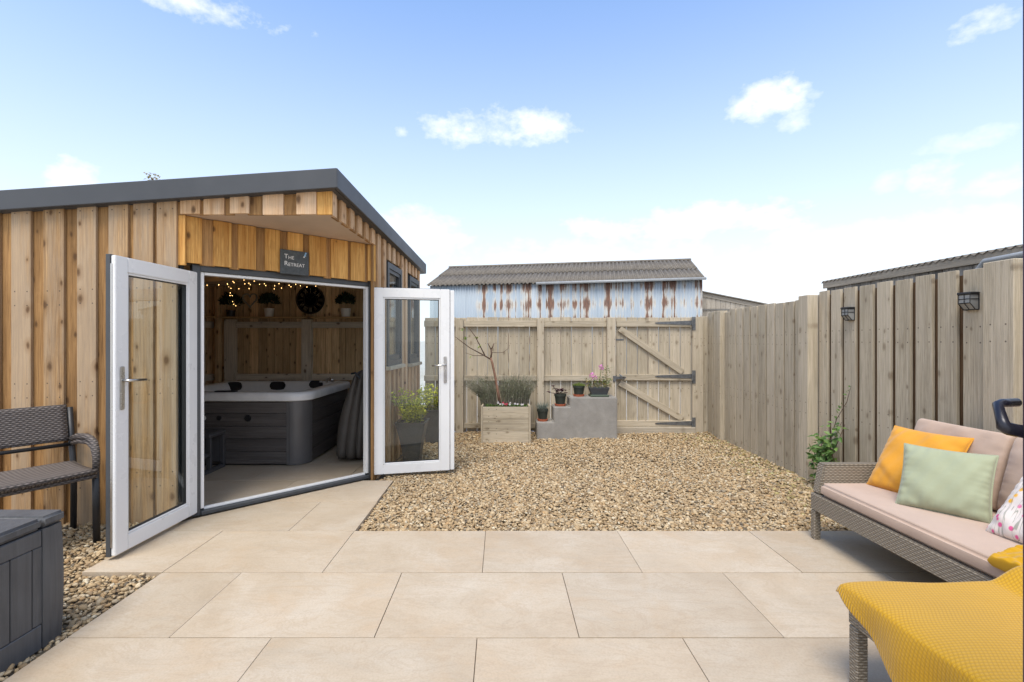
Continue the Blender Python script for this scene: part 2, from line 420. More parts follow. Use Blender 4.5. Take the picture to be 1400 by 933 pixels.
M['concrete'] = concretemat()
def wickermat(name, dark, light, u='xy', row=.011, step=.034, flat=False):
    t = NT(name); x, y, z = t.sep(t.tc.outputs['Object'])
    if flat: U, V = x, y
    else: U, V = t.m('ADD', x, y), z
    rr = t.m('DIVIDE', V, row); r0 = t.m('FLOOR', rr); fr = t.m('SUBTRACT', rr, r0)
    prof = t.m('SINE', t.m('MULTIPLY', fr, math.pi))
    ph = t.m('ADD', t.m('MULTIPLY', U, 2 * math.pi / step), t.m('MULTIPLY', r0, math.pi))
    wave = t.m('ADD', .5, t.m('MULTIPLY', t.m('SINE', ph), .5))
    h = t.m('MULTIPLY', t.m('POWER', prof, .6), t.m('ADD', .35, t.m('MULTIPLY', wave, .65)))
    n = t.noise(t.vec((1, 1, 1)), 60, 3, .6)
    c = t.ramp(t.m('ADD', t.m('MULTIPLY', h, .75), t.m('MULTIPLY', n, .35)), [(.22, dark), (.85, light)])
    t.bump(h, .9, .006); return t.done(c, .55, 0, .4)
M['wicker'] = wickermat('grey_wicker', (.15, .122, .09), (.33, .285, .225), row=.0105, step=.030)
M['wicker_dark'] = wickermat('dark_wicker', (.035, .030, .028), (.17, .145, .135), row=.013, step=.045)
M['wicker_dark_flat'] = wickermat('dark_wicker_seat', (.035, .030, .028), (.20, .17, .155), row=.013, step=.045, flat=True)
M['bench_metal'] = plain('dark_metal_leg', (.03, .031, .034), .45, .3)
def fabric(name, col, var=.1, weave=900, wr=.25):
    t = NT(name); n = t.noise(t.vec(), 7, 5, .6); w = t.noise(t.vec((1, 1, 1)), weave, 2, .5)
    c = t.ramp(t.m('ADD', t.m('MULTIPLY', n, .6), t.m('MULTIPLY', w, .4)), [(.3, tuple(k * (1 - var) for k in col)), (.7, tuple(min(1, k * (1 + var)) for k in col))])
    big = t.noise(t.vec((1, 1, 1)), 5, 4, .5, .5)
    wk = t.noise(t.vec((2.2, 2.2, 9), rot=(0, .5, .3)), 2.2, 5, .55, 1.4)
    t.bump(t.m('ADD', t.m('ADD', big, t.m('MULTIPLY', wk, .55)), t.m('MULTIPLY', w, .06)), wr * .5, .02)
    t.b.inputs['Sheen Weight'].default_value = .25
    return t.done(c, .9, 0, .15)
M['rose'] = fabric('dusty_rose_fabric', (.47, .345, .268))
M['mustard'] = fabric('mustard_fabric', (.62, .285, .032), .08)
M['sage'] = fabric('sage_fabric', (.325, .35, .235), .06)
def floralmat():
    t = NT('floral_fabric'); v = t.vec((1, 1, 1)); base = (.70, .63, .58)
    vo = t.voro(t.vec((30, 3, 30)), 1, 1); big = t.noise(t.vec((1, 1, 1)), 5, 2)
    spot = t.m('MULTIPLY', t.rng(vo.outputs['Distance'], .36, .24), t.rng(big, .46, .54))
    c = t.mix(spot, base, (.72, .12, .30))
    vo2 = t.voro(t.vec((13, 1, 13), rot=(0, 0, 0)), 1, 1)
    y = t.m('MULTIPLY', t.rng(vo2.outputs['Distance'], .22, .15), t.rng(big, .5, .44))
    c = t.mix(y, c, (.80, .42, .05))
    st = t.noise(t.vec((26, 3, 4), rot=(0, .5, 0)), 1, 2, .5, 1.2)
    c = t.mix(t.m('MULTIPLY', t.rng(t.m('ABSOLUTE', t.m('SUBTRACT', st, .5)), .022, .008), .7), c, (.22, .24, .19))
    return t.done(c, .9, 0, .15)
M['floral'] = floralmat()
def knitmat():
    t = NT('mustard_knit'); uv = t.tc.outputs['UV']; x, y, z = t.sep(uv)
    def cell(v, s): a = t.m('DIVIDE', v, s); f = t.m('FLOOR', a); return f, t.m('SUBTRACT', a, f)
    S = .0125
    iu, fu = cell(x, S); iv, fv = cell(y, S)
    par = t.m('MODULO', t.m('ABSOLUTE', t.m('ADD', iu, iv)), 2.0)
    a = t.m('SINE', t.m('MULTIPLY', fu, math.pi)); b = t.m('SINE', t.m('MULTIPLY', fv, math.pi))
    ra = t.m('ADD', .75, t.m('MULTIPLY', t.m('SINE', t.m('MULTIPLY', fu, 6 * math.pi)), .25)); rb = t.m('ADD', .75, t.m('MULTIPLY', t.m('SINE', t.m('MULTIPLY', fv, 6 * math.pi)), .25))
    h1 = t.m('MULTIPLY', t.m('POWER', t.m('MULTIPLY', a, b), .5), t.m('ADD', t.m('MULTIPLY', par, ra), t.m('MULTIPLY', t.m('SUBTRACT', 1.0, par), rb)))
    rib = t.m('ADD', .5, t.m('MULTIPLY', t.m('SINE', t.m('MULTIPLY', y, 2 * math.pi / .011)), .5))
    hem = t.m('LESS_THAN', x, .030)
    h = t.m('ADD', t.m('MULTIPLY', hem, rib), t.m('MULTIPLY', t.m('SUBTRACT', 1.0, hem), h1))
    n = t.noise(t.vec(), 9, 4)
    c = t.ramp(t.m('ADD', t.m('MULTIPLY', h, .75), t.m('MULTIPLY', n, .2)), [(.10, (.38, .195, .006)), (.8, (.58, .32, .013))])
    t.bump(h, .4, .003); t.b.inputs['Sheen Weight'].default_value = .3
    return t.done(c, .95, 0, .1)
M['knit'] = knitmat()
def resinmat():
    t = NT('grey_resin_woodgrain'); g = t.noise(t.vec((40, 40, 2.5), True), 1, 5, .6, .8)
    n = t.noise(t.vec((1, 1, 1), True), 6, 4)
    kv = t.voro(t.vec((7, 7, 4), True), 1); kn = t.rng(kv.outputs['Distance'], .12, .02, 0, .5)
    c = t.ramp(t.m('ADD', t.m('MULTIPLY', g, .6), t.m('MULTIPLY', n, .4)), [(.3, (.060, .061, .064)), (.75, (.112, .114, .118))])
    c = t.mix(kn, c, (.05, .052, .056)); t.bump(t.m('ADD', g, kn), .3, .004); return t.done(c, .5, 0, .35)
M['resin'] = resinmat()
def rustmat():
    t = NT('rusty_painted_steel')
    x, y, z = t.sep(t.tc.outputs['Object'])
    p = t.N.new('ShaderNodeNewGeometry'); px, py, pz = t.sep(p.outputs['Position'])
    along = t.m('ADD', t.m('MULTIPLY', px, .98), t.m('MULTIPLY', py, -.2))
    cmb = t.N.new('ShaderNodeCombineXYZ'); t.L.new(along, cmb.inputs[0]); t.L.new(pz, cmb.inputs[2])
    def nz(sx, sz, d=4, r=.6):
        mp = t.N.new('ShaderNodeMapping'); mp.inputs['Scale'].default_value = (sx, 1, sz); t.L.new(cmb.outputs[0], mp.inputs[0]); return t.noise(mp.outputs[0], 1, d, r)
    streak = nz(5.5, .07, 3, .55); patch = nz(3.0, 1.8, 5, .7); fine = nz(22, 1.3, 4, .75)
    band = t.m('ADD', .5, t.m('MULTIPLY', t.m('SINE', t.m('ADD', t.m('MULTIPLY', pz, 2 * math.pi / .62), .6)), .5))
    f = t.m('ADD', t.m('ADD', t.m('MULTIPLY', streak, 1.35), t.m('MULTIPLY', patch, .30)), t.m('ADD', t.m('MULTIPLY', fine, .75), t.m('MULTIPLY', t.m('SUBTRACT', band, .5), .14)))
    clean = t.rng(along, -4.6, -4.4, -.5, 0)      # the end sheets are newer
    f = t.m('ADD', f, clean)
    mk = t.rng(f, 1.235, 1.33, 0, .92); brown = t.ramp(t.noise(t.vec((3, 3, 1)), 6, 5), [(.3, (.06, .028, .022)), (.7, (.17, .07, .035))])
    fade = t.rng(f, 1.13, 1.25, 0, .65)
    paint = t.ramp(nz(1.2, .3), [(.3, (.25, .305, .36)), (.7, (.35, .39, .43))])
    c = t.mix(fade, paint, (.50, .45, .36)); c = t.mix(mk, c, brown)
    return t.done(c, .7, 0, .3)
M['rust'] = rustmat()
def cementmat():
    t = NT('fibre_cement'); n = t.noise(t.vec((1, 1, 1), True), 5, 6, .7); f = t.noise(t.vec((1, 1, 1), True), 40, 4, .7)
    c = t.ramp(n, [(.3, (.12, .105, .088)), (.7, (.22, .195, .165))]); c = t.mix(t.rng(f, .5, .72, 0, .6), c, (.075, .065, .05))
    return t.done(c, .9, 0, .2)
M['cement'] = cementmat()
def emit(name, col, st):
    t = NT(name); t.b.inputs['Emission Color'].default_value = (*col, 1); t.b.inputs['Emission Strength'].default_value = st; return t.done(col, .5)
M['bulb'] = emit('warm_bulb', (1, .58, .20), 6)
M['wire'] = plain('dark_wire', (.03, .02, .01), .6)

# ------------------------------------------------------------------ ground, paving, gravel
g = MB(); g.add([(-1500, -1500, -.06), (1500, -1500, -.06), (1500, 1500, -.06), (-1500, 1500, -.06)], [(0, 1, 2, 3)])
structure(g.build('ground', plain('pale_yard_concrete', (.48, .46, .42), .9, 0, .15, 2), origin=(0, 0, -.06)))

TW, TD = .90, .60
def clip(poly, px, py, nx, ny):
    """keep the side where (p - P).n >= 0"""
    out = []
    for i in range(len(poly)):
        a, b = poly[i], poly[(i + 1) % len(poly)]
        da = (a[0] - px) * nx + (a[1] - py) * ny; db = (b[0] - px) * nx + (b[1] - py) * ny
        if da >= 0: out.append(a)
        if (da >= 0) != (db >= 0):
            k = da / (da - db); out.append((a[0] + (b[0] - a[0]) * k, a[1] + (b[1] - a[1]) * k))
    return out
def area(p): return abs(sum(p[i][0] * p[(i + 1) % len(p)][1] - p[(i + 1) % len(p)][0] * p[i][1] for i in range(len(p)))) / 2
def slab(poly, z0, z1, parent, name='paving_slab'):
    cx = sum(p[0] for p in poly) / len(poly); cy = sum(p[1] for p in poly) / len(poly)
    mb = MB(); mb.prism([(x, y, 0) for x, y in poly], (0, 0, z0), (0, 0, z1 + random.uniform(-.0012, .0012)))
    return mb.build(name, M['paving'], parent, bev=.0012, seg=1)
def lay(y0, row, xs0, xs1, clips, parent, z0, z1):
    off = -1.905 if row % 2 == 0 else -1.457
    k0 = math.floor((xs0 - off) / TW) - 1
    for k in range(k0, k0 + 20):
        a = off + k * TW; b = a + TW
        a = max(a, xs0); b = min(b, xs1)
        if b - a < .03: continue
        g_ = .0015; h_ = .0030
        poly = [(a + g_, y0 + h_), (b - g_, y0 + h_), (b - g_, y0 + TD - h_), (a + g_, y0 + TD - h_)]
        for c in clips:
            poly = clip(poly, *c)
            if len(poly) < 3: break
        if len(poly) >= 3 and area(poly) > .002: slab(poly, z0, z1, parent)
patio = MB(); patio.prism([(-1.9, -.4, 0), (2.86, -.4, 0), (2.86, 3.325, 0), (-1.9, 3.325, 0)], (0, 0, -.058), (0, 0, -.012))
patio = structure(patio.build('patio', plain('jointing_mortar', (.13, .10, .075), .95, 0, .5, 25)))
Lx, Ly = -2.288, 3.592                           # left foot of the corner door frame
DU = Vector((1, 1, 0)).normalized(); DN = Vector((1, -1, 0)).normalized()
for r, y0 in enumerate((2.73, 2.13, 1.53, .93, .33, -.27)):
    lay(y0, r, -1.905, 2.86, [], patio, -.045, 0)
entry = MB(); entry.prism([(-2.35, 2.74, 0), (-1.91, 2.74, 0), (-1.91, 3.335, 0), (-1.01, 3.335, 0), (-1.01, 4.5, 0), (-1.3, 4.5, 0), (-2.35, 3.45, 0)], (0, 0, -.058), (0, 0, -.012))
entry = structure(entry.build('entrance_path', plain('path_mortar', (.13, .10, .075), .95, 0, .5, 25)))
doorline = (Lx + DN.x * .05, Ly + DN.y * .05, DN.x, DN.y)
lay(2.73, 0, -2.36, -1.905, [], entry, -.045, 0)
lay(3.33, 1, -2.33, -1.0, [doorline], entry, -.045, 0)
lay(3.93, 0, -2.33, -1.0, [doorline], entry, -.045, 0)

def gravel():
    rng = np.random.default_rng(3)
    def pts(x0, x1, y0, y1, sp):
        nx, ny = int((x1 - x0) / sp), int((y1 - y0) / sp)
        X, Y = np.meshgrid(np.arange(nx), np.arange(ny)); X = x0 + (X.ravel() + rng.random(nx * ny) * .95) * sp; Y = y0 + (Y.ravel() + rng.random(nx * ny) * .95) * sp
        return np.stack([X, Y], 1)
    P = [pts(-1.12, 2.96, 3.34, 5.0, .0158), pts(-1.12, 2.96, 5.0, 6.95, .0185), pts(-4.1, -1.92, 1.2, 3.49, .0185), pts(2.80, 3.1, 2.0, 3.4, .022), pts(-.99, -.94, 3.34, 4.6, .015)]
    P = np.concatenate(P)
    x, y = P[:, 0], P[:, 1]
    inside_entry = (x > -2.365) & (x < -.995) & (y > 2.725) & (y < 4.535)
    patio_ = (x > -1.91) & (x < 2.865) & (y < 3.335)
    wall = (x < -1.2) & (y > 3.49) & ((x - y) < -5.8)
    block_ = (x > .50) & (x < 1.54) & (y > 6.52); box_ = (x > -.23) & (x < .36) & (y > 6.3) & (y < 6.7)
    P = P[~(inside_entry | patio_ | wall | block_ | box_)]
    n = len(P); x, y = P[:, 0], P[:, 1]
    phi = (1 + 5 ** .5) / 2
    V = np.array([(-1, phi, 0), (1, phi, 0), (-1, -phi, 0), (1, -phi, 0), (0, -1, phi), (0, 1, phi), (0, -1, -phi), (0, 1, -phi), (phi, 0, -1), (phi, 0, 1), (-phi, 0, -1), (-phi, 0, 1)]); V /= np.linalg.norm(V[0])
    F = np.array([(0,11,5),(0,5,1),(0,1,7),(0,7,10),(0,10,11),(1,5,9),(5,11,4),(11,10,2),(10,7,6),(7,1,8),(3,9,4),(3,4,2),(3,2,6),(3,6,8),(3,8,9),(4,9,5),(2,4,11),(6,2,10),(8,6,7),(9,8,1)])
    size = np.clip(rng.lognormal(math.log(.0112), .30, n), .006, .024)
    sc = np.stack([size * rng.uniform(.9, 1.5, n), size * rng.uniform(.7, 1.05, n), size * rng.uniform(.42, .75, n)], 1)
    W = V[None] * (1 + rng.uniform(-.2, .2, (n, 12, 1))) * sc[:, None, :]
    # tilt then yaw
    a = rng.normal(0, .35, n); ca, sa = np.cos(a)[:, None], np.sin(a)[:, None]
    W = np.stack([W[..., 0] * ca + W[..., 2] * sa, W[..., 1], -W[..., 0] * sa + W[..., 2] * ca], -1)
    b = rng.uniform(0, 2 * math.pi, n); cb, sb = np.cos(b)[:, None], np.sin(b)[:, None]
    W = np.stack([W[..., 0] * cb - W[..., 1] * sb, W[..., 0] * sb + W[..., 1] * cb, W[..., 2]], -1)
    und = .008 * np.sin(x * 2.1 + 1) * np.cos(y * 1.7) + .006 * np.sin(x * 5.3 + y * 4.1)
    edge = np.minimum(1, np.clip((y - 3.33) / .5, 0, 1) + (x < -1.9) * .5)
    zc = -.026 + und * .9 + .012 * edge + rng.uniform(-.012, .010, n) + .02 * np.clip((y - 6.3) / .6, 0, 1)
    W[..., 0] += x[:, None]; W[..., 1] += y[:, None]; W[..., 2] += zc[:, None]
    pal = np.array([(.47, .35, .215), (.56, .445, .30), (.38, .275, .165), (.62, .52, .385), (.30, .215, .135), (.44, .37, .28), (.34, .30, .24), (.21, .165, .12), (.66, .60, .49), (.46, .31, .17), (.15, .13, .11)])
    pr = np.array([.25, .22, .14, .09, .08, .07, .03, .035, .03, .05, .01])
    col = pal[rng.choice(len(pal), n, p=pr / pr.sum())] * np.array([.95, .905, .80]) * rng.uniform(.86, 1.12, (n, 1))
    # a few greener stones along the right fence
    mossy = (rng.random(n) < .30 * np.clip((x - 2.2) / .7, 0, 1))
    col[mossy] = col[mossy] * np.array([.72, .80, .55])
    col = np.concatenate([col, np.ones((n, 1))], 1); col = np.repeat(col, 12, axis=0)
    verts = W.reshape(-1, 3); faces = (F[None] + (np.arange(n) * 12)[:, None, None]).reshape(-1, 3)
    me = bpy.data.meshes.new('gravel'); me.vertices.add(len(verts)); me.vertices.foreach_set('co', verts.astype(np.float32).ravel())
    me.loops.add(faces.size); me.loops.foreach_set('vertex_index', faces.astype(np.int32).ravel())
    me.polygons.add(len(faces)); me.polygons.foreach_set('loop_start', np.arange(0, faces.size, 3, dtype=np.int32))
    ca_ = me.color_attributes.new('Col', 'FLOAT_COLOR', 'POINT'); ca_.data.foreach_set('color', col.astype(np.float32).ravel())
    me.materials.append(M['gravel']); me.update(calc_edges=True)
    o = bpy.data.objects.new('gravel', me); place(o)
    tag(o, 'loose tan and cream gravel filling the yard beside the paving', 'gravel'); return stuff(o)
gravel()
bed = MB()
for (x0, x1, y0, y1) in ((-1.2, 3.1, 3.33, 6.97), (-4.2, -1.92, 1.1, 3.5)):
    bed.add([(x0, y0, -.032), (x1, y0, -.032), (x1, y1, -.032), (x0, y1, -.032)], [(0, 1, 2, 3)])
structure(bed.build('gravel_bed', M['ground'], origin=(0, 4, -.032)))

# ------------------------------------------------------------------ the timber shed
shed = thing('garden_shed', 'timber-clad garden shed with dark flat roof and double glazed doors across its corner', 'shed', (-2.6, 5.1, -.05))
FX0, FX1, FY = -4.15, -2.325, 3.47              # front wall: outer face
ZB = -.03
def roof_under(x): return 2.376 + (x + 1.15) * .0663
S0 = Vector((-1.212, 3.47, 0)); SDIR = Vector((.0245, .9997, 0)); SN = Vector((.9997, -.0245, 0))
SLEN = 3.36
def side(s, z, out=0): p = S0 + SDIR * s + SN * out; return Vector((p.x, p.y, z))
def side_under(s): return 2.372 - s * .030
# front wall
fw = MB(); fw.box((FX0, FY + .045, ZB), (FX1, FY + .09, 2.15))
fw = fw.build('front_wall', M['anth'], shed)
FD = Vector((0, -1, 0))
x = FX1 - .005
outer_px = [(214, 241), (182, 209), (148, 175), (105, 131), (59, 87), (15, 42)]
outs = [((a - 685) * FY / 664, (b - 685) * FY / 664) for a, b in outer_px]
xx = outs[-1][0]
while xx > FX0 + .2:
    outs.append((xx - .225, xx - .225 + .142)); xx = outs[-1][0]
for i, (a, b) in enumerate(outs):
    w = b - a; c = (a + b) / 2
    plank('board', (c, FY + .011, ZB + random.uniform(-.01, .01)), (c, FY + .011, roof_under(c) + .03), w, .022, FD, M['clad_out'], fw)
    if i + 1 < len(outs):
        a2 = outs[i + 1][1]; c2 = (a + a2) / 2
        plank('board', (c2, FY + .032, ZB), (c2, FY + .032, roof_under(c2) + .03), (a - a2) + .05, .018, FD, M['clad_in'], fw)
plank('board', (-2.302, FY + .030, 1.846), (-2.302, FY + .030, 2.205), .060, .018, FD, M['clad_gold'], fw)
# soffit, corner bulkhead
SZ = 2.212
PA = Vector((-2.28, 3.52, 0)); PB = Vector((-1.188, 4.612, 0))  # foot line of the golden panel over the door
sf = MB(); sf.prism([(-2.33, 3.492, 0), (-1.235, 3.492, 0), (-1.205, 4.66, 0), (-1.3, 4.66, 0), (-2.36, 3.6, 0)], (0, 0, SZ), (0, 0, SZ + .012))
sf.build('soffit', M['soffit'], shed)
fb = MB(); fb.box((-2.32, FY + .045, SZ + .014), (-1.26, FY + .09, 2.30)); fb = fb.build('front_header', M['anth'], shed)
hp = [(246, 273), (278, 306), (314, 340), (359, 387), (405, 432)]
hx = [((a - 685) * FY / 664, (b - 685) * FY / 664) for a, b in hp]
zb = SZ - .006
for i, (a, b) in enumerate(hx):
    c = (a + b) / 2; plank('board', (c, FY + .011, zb + random.uniform(-.006, .006)), (c, FY + .011, roof_under(c) + .03), b - a, .022, FD, M['clad_side'], fb)
ends = [-2.325] + [v for p in hx for v in p] + [-1.212]
for i in range(0, len(ends), 2):
    a, b = ends[i], ends[i + 1]; c = (a + b) / 2
    last = i == len(ends) - 2
    plank('board', (c + (.0 if last else 0), FY + (.03 if not last else .02), zb), (c, FY + (.03 if not last else .02), roof_under(c) + .03), (b - a) + (.0 if last else .04), .018, FD, M['clad_in'] if not last else M['clad_gold'], fb)
# side wall on the yard side
WINS = [(1.53, 2.17, 1.04, 2.12), (2.60, 3.20, 1.02, 2.12)]
swb = MB(); MS = Matrix((SDIR, -SN, Vector((0, 0, 1)))).transposed().to_4x4(); MS.translation = S0
def sbox(mb, s0, s1, z0, z1, d0, d1): mb.box((s0, d0, z0), (s1, d1, z1), MS)
for (s0, s1, z0, z1) in ((1.17, 1.53, ZB, 2.28), (2.17, 2.60, ZB, 2.26), (3.20, SLEN, ZB, 2.25), (1.53, 2.17, ZB, 1.04), (1.53, 2.17, 2.12, 2.27), (2.60, 3.20, ZB, 1.02), (2.60, 3.20, 2.12, 2.26), (.06, 1.17, SZ + .014, 2.29)):
    sbox(swb, s0 + .0005, s1 - .0005, z0, z1, .045, .09)
swall = swb.build('side_wall', M['anth'], shed)
s = .012; k = 0
while s < SLEN - .02:
    w = .10; e = min(s + w, SLEN)
    mid = (s + e) / 2
    lay_out = (k % 2 == 0); d = .011 if lay_out else .031; ww = (e - s) if lay_out else (e - s) + .03
    segs = [(ZB, side_under(mid) + .03)]
    if e < 1.16: segs = [(SZ - .006, side_under(mid) + .03)]
    else:
        for (a, b, z0, z1) in WINS:
            if e > a - .0 and s < b + .0: segs = [(ZB, z0 - .045), (z1 + .03 + random.uniform(-.005, .005), side_under(mid) + .03)]
    for (z0, z1) in segs:
        plank('board', side(mid, z0, -d), side(mid, z1, -d), ww, .02, SN, M['clad_side'] if lay_out else M['clad_in'], swall)
    s += w + (.0 if lay_out else 0); k += 1
# windows in the side wall
for (a, b, z0, z1) in WINS:
    fr = MB()
    for (s0, s1, q0, q1) in ((a, a + .06, z0, z1), (b - .06, b, z0, z1), (a + .06, b - .06, z0, z0 + .06), (a + .06, b - .06, z1 - .06, z1)): sbox(fr, s0 + .002, s1 - .002, q0, q1, -.012, .06)
    for (s0, s1, q0, q1) in ((a + .06, a + .10, z0 + .06, z1 - .06), (b - .10, b - .06, z0 + .06, z1 - .06), (a + .10, b - .10, z0 + .06, z0 + .11), (a + .10, b - .10, z1 - .10, z1 - .06)): sbox(fr, s0 + .001, s1 - .001, q0 + .001, q1 - .001, .0, .05)
    fr = fr.build('window', M['anth'], shed)
    pn = MB(); sbox(pn, a + .098, b - .098, z0 + .108, z1 - .098, .02, .03); pn.build('pane', M['glass'], fr)
    sl_ = MB(); sbox(sl_, a - .03, b + .03, z0 - .042, z0 - .004, -.045, .04); sl_.build('sill', M['pale_wood'], fr, bev=.003)
# other walls and roof
ow = MB(); ow.box((FX0, FY + .092, ZB), (FX0 + .05, 6.86, 2.12)); ow.build('left_wall', M['inside'], shed)
rf = MB(); rc = [(-4.35, 3.41), (-1.15, 3.41), (-1.075, 6.98), (-4.35, 6.98)]
def rtop(x, y): return 2.517 + (x + 1.15) * .0663 - max(0, (y - 3.41)) * .033
lo_ = [Vector((x, y, rtop(x, y) - .139)) for x, y in rc]; hi_ = [Vector((x, y, rtop(x, y) - .02)) for x, y in rc]
def inset(ps, d):
    c = sum(ps, Vector()) / len(ps); return [Vector((p.x + (c.x - p.x) / abs(c.x - p.x) * d, p.y + (c.y - p.y) / abs(c.y - p.y) * d, p.z)) for p in ps]
li, hi2 = inset(lo_, .03), inset(hi_, .03)
rf.add(li + hi2, [(3, 2, 1, 0), (4, 5, 6, 7), (0, 1, 5, 4), (1, 2, 6, 5), (2, 3, 7, 6), (3, 0, 4, 7)])
roof = rf.build('roof', M['fascia'], shed)
for i in range(4):
    j = (i + 1) % 4; a0, a1 = Vector(lo_[i]), Vector(lo_[j]); t = MB()
    a0b, a1b = inset(lo_, .028)[i], inset(lo_, .028)[j]
    H = .139
    t.add([a0, a1, a1b, a0b] + [v + Vector((0, 0, H)) for v in (a0, a1, a1b, a0b)], [(3, 2, 1, 0), (4, 5, 6, 7), (0, 1, 5, 4), (1, 2, 6, 5), (2, 3, 7, 6), (3, 0, 4, 7)])
    t.build('fascia', M['fascia'], roof, bev=.004, seg=1)
cl_ = MB(); cq = [(-4.05, 3.62), (-2.40, 3.62), (-1.36, 4.68), (-1.30, 6.74), (-4.05, 6.74)]
cl_.add([(x, y, rtop(x, y) - .165) for x, y in cq] + [(x, y, rtop(x, y) - .150) for x, y in cq], [(4, 3, 2, 1, 0), (5, 6, 7, 8, 9)] + [(i, (i + 1) % 5, 5 + (i + 1) % 5, 5 + i) for i in range(5)])
cl_.build('bounce_ceiling', M['soffit'], shed)  # pale lining added under the roof to bounce light into the shed
# golden boarding over the door
pb = MB(); MD = Matrix((DU, -DN, Vector((0, 0, 1)))).transposed().to_4x4(); MD.translation = Vector((Lx, Ly, 0))
def dbox(mb, u0, u1, z0, z1, d0, d1): mb.box((u0, d0, z0), (u1, d1, z1), MD)   # d: depth behind the frame line, negative is outside
dbox(pb, -.03, 1.50, 1.872, SZ - .002, .0, .04); panel = pb.build('door_header', M['anth'], shed)
PL = (PB - PA).length
ub = [(0, .10, 0), (.09, .19, 1), (.175, .30, 0), (.29, .36, 1), (.345, .475, 0), (.465, .56, 1), (.545, .66, 0), (.65, .735, 1), (.725, .85, 0), (.84, .92, 1), (.905, 1.055, 0), (1.045, 1.11, 1), (1.10, 1.26, 0), (1.25, 1.30, 1), (1.29, 1.43, 0), (1.42, 1.47, 1), (1.46, PL, 0)]
for (a, b, l) in ub:
    c = PA + DU * ((a + b) / 2) + DN * (-.011 - .019 * l)
    plank('board', (c.x, c.y, 1.862 + random.uniform(-.008, .008)), (c.x, c.y, SZ - .004), b - a, .019, DN, M['clad_gold'] if not l else M['clad_in'], panel)
# door frame
FWD = 1.509; FH = 1.868
df = MB()
for (u0, u1, z0, z1) in ((0, .055, 0.0, FH), (FWD - .055, FWD, 0.0, FH), (.055, FWD - .055, FH - .05, FH)): dbox(df, u0, u1, z0, z1, -.015, .06)
dfo = df.build('door_frame', M['anth'], shed, bev=.003, seg=1)
wf = MB()
for (u0, u1, z0, z1) in ((.055, .082, .045, FH - .05), (FWD - .082, FWD - .055, .045, FH - .05), (.082, FWD - .082, FH - .072, FH - .05)): dbox(wf, u0 + .001, u1 - .001, z0, z1 - .001, .0, .055)
wf.build('rebate', M['upvc'], dfo, bev=.002, seg=1)
th = MB(); dbox(th, .056, FWD - .056, .002, .03, -.03, .065); thr = th.build('threshold', M['anth'], dfo, bev=.003, seg=1)
t2 = MB(); dbox(t2, .083, FWD - .083, .031, .047, .012, .05); t2.build('sill_strip', M['upvc'], dfo, bev=.002, seg=1)

def door_leaf(hinge, direc, inward, label, lever_sign):
    """hinge: foot of the hinge edge on the visible white face; direc: along the leaf; inward: normal of the white face"""
    W, H, T, z0 = .728, 1.782, .056, .027
    ML = Matrix((direc, -inward, Vector((0, 0, 1)))).transposed().to_4x4(); ML.translation = Vector((hinge[0], hinge[1], z0))
    def lb(mb, u0, u1, q0, q1, d0, d1): mb.box((u0, d0, q0), (u1, d1, q1), ML)
    st = .092; fr = MB()
    for (u0, u1, q0, q1) in ((0, st, 0, H), (W - st, W, 0, H), (st, W - st, 0, st), (st, W - st, H - st, H)): lb(fr, u0, u1, q0, q1, 0, T * .5)
    d = fr.build('door', M['upvc'], shed, bev=.004, seg=2); d['label'] = label
    bd = MB()
    for (u0, u1, q0, q1) in ((st, st + .014, st, H - st), (W - st - .014, W - st, st, H - st), (st + .014, W - st - .014, st, st + .014), (st + .014, W - st - .014, H - st - .014, H - st)): lb(bd, u0 + .0006, u1 - .0006, q0 + .0006, q1 - .0006, .006, .03)
    bd.build('glazing_bead', M['upvc'], d, bev=.003, seg=1)
    gs = MB()
    for (u0, u1, q0, q1) in ((st + .014, st + .019, st + .014, H - st - .014), (W - st - .019, W - st - .014, st + .014, H - st - .014), (st + .019, W - st - .019, st + .014, st + .019), (st + .019, W - st - .019, H - st - .019, H - st - .014)): lb(gs, u0, u1, q0, q1, .011, .036)
    gs.build('gasket', M['rubber'], d)
    gp = MB(); lb(gp, st + .006, W - st - .006, st + .006, H - st - .006, .018, .022); gp.build('pane', M['glass'], d)
    ex = MB(); 
    for (u0, u1, q0, q1) in ((-.004, st, -.006, H + .006), (W - st, W + .006, -.006, H + .006), (st, W - st, -.006, st), (st, W - st, H - st, H + .006)): lb(ex, u0, u1, q0, q1, T * .5 + .0006, T)
    ex.build('outer_face', M['anth'], d, bev=.002, seg=1)
    hb = MB(); um = W - .045; lb(hb, um - .016, um + .016, .86, 1.12, -.009, -.0005); hp_ = hb.build('handle_plate', M['chrome'], d, bev=.004)
    lv = MB(); p0 = ML @ Vector((um, -.008, 1.035)); p1 = ML @ Vector((um, -.045, 1.035)); p2 = ML @ Vector((um - .02, -.052, 1.036)); p3 = ML @ Vector((um - .13, -.05, 1.032))
    lv.tube([p0, p1, p2, p3], [.009, .009, .009, .007], 10); lv.build('handle', M['chrome'], d, smooth=True)
    for q in (.16, .87, 1.60):
        hg = MB(); lb(hg, -.016, -.003, q - .04, q + .04, .004, .02); hg.build('hinge', M['chrome'], d, bev=.002, seg=1)
    sp = MB(); lb(sp, W + .0005, W + .004, .05, H - .05, .018, .034); sp.build('lock_strip', M['chrome'], d)
    return d, lb
ld = Vector((-.03, -.71, 0)).normalized(); li_ = Vector((-ld.y, ld.x, 0))
door_leaf((-2.250, 3.600), ld, li_, 'white door leaf swung back beside the wicker bench', 1)
rd = Vector((.709, .175, 0)).normalized(); ri_ = Vector((rd.y, -rd.x, 0))
d2, lb2 = door_leaf((-1.212, 4.612), rd, ri_, 'white door leaf swung out over the gravel', 1)
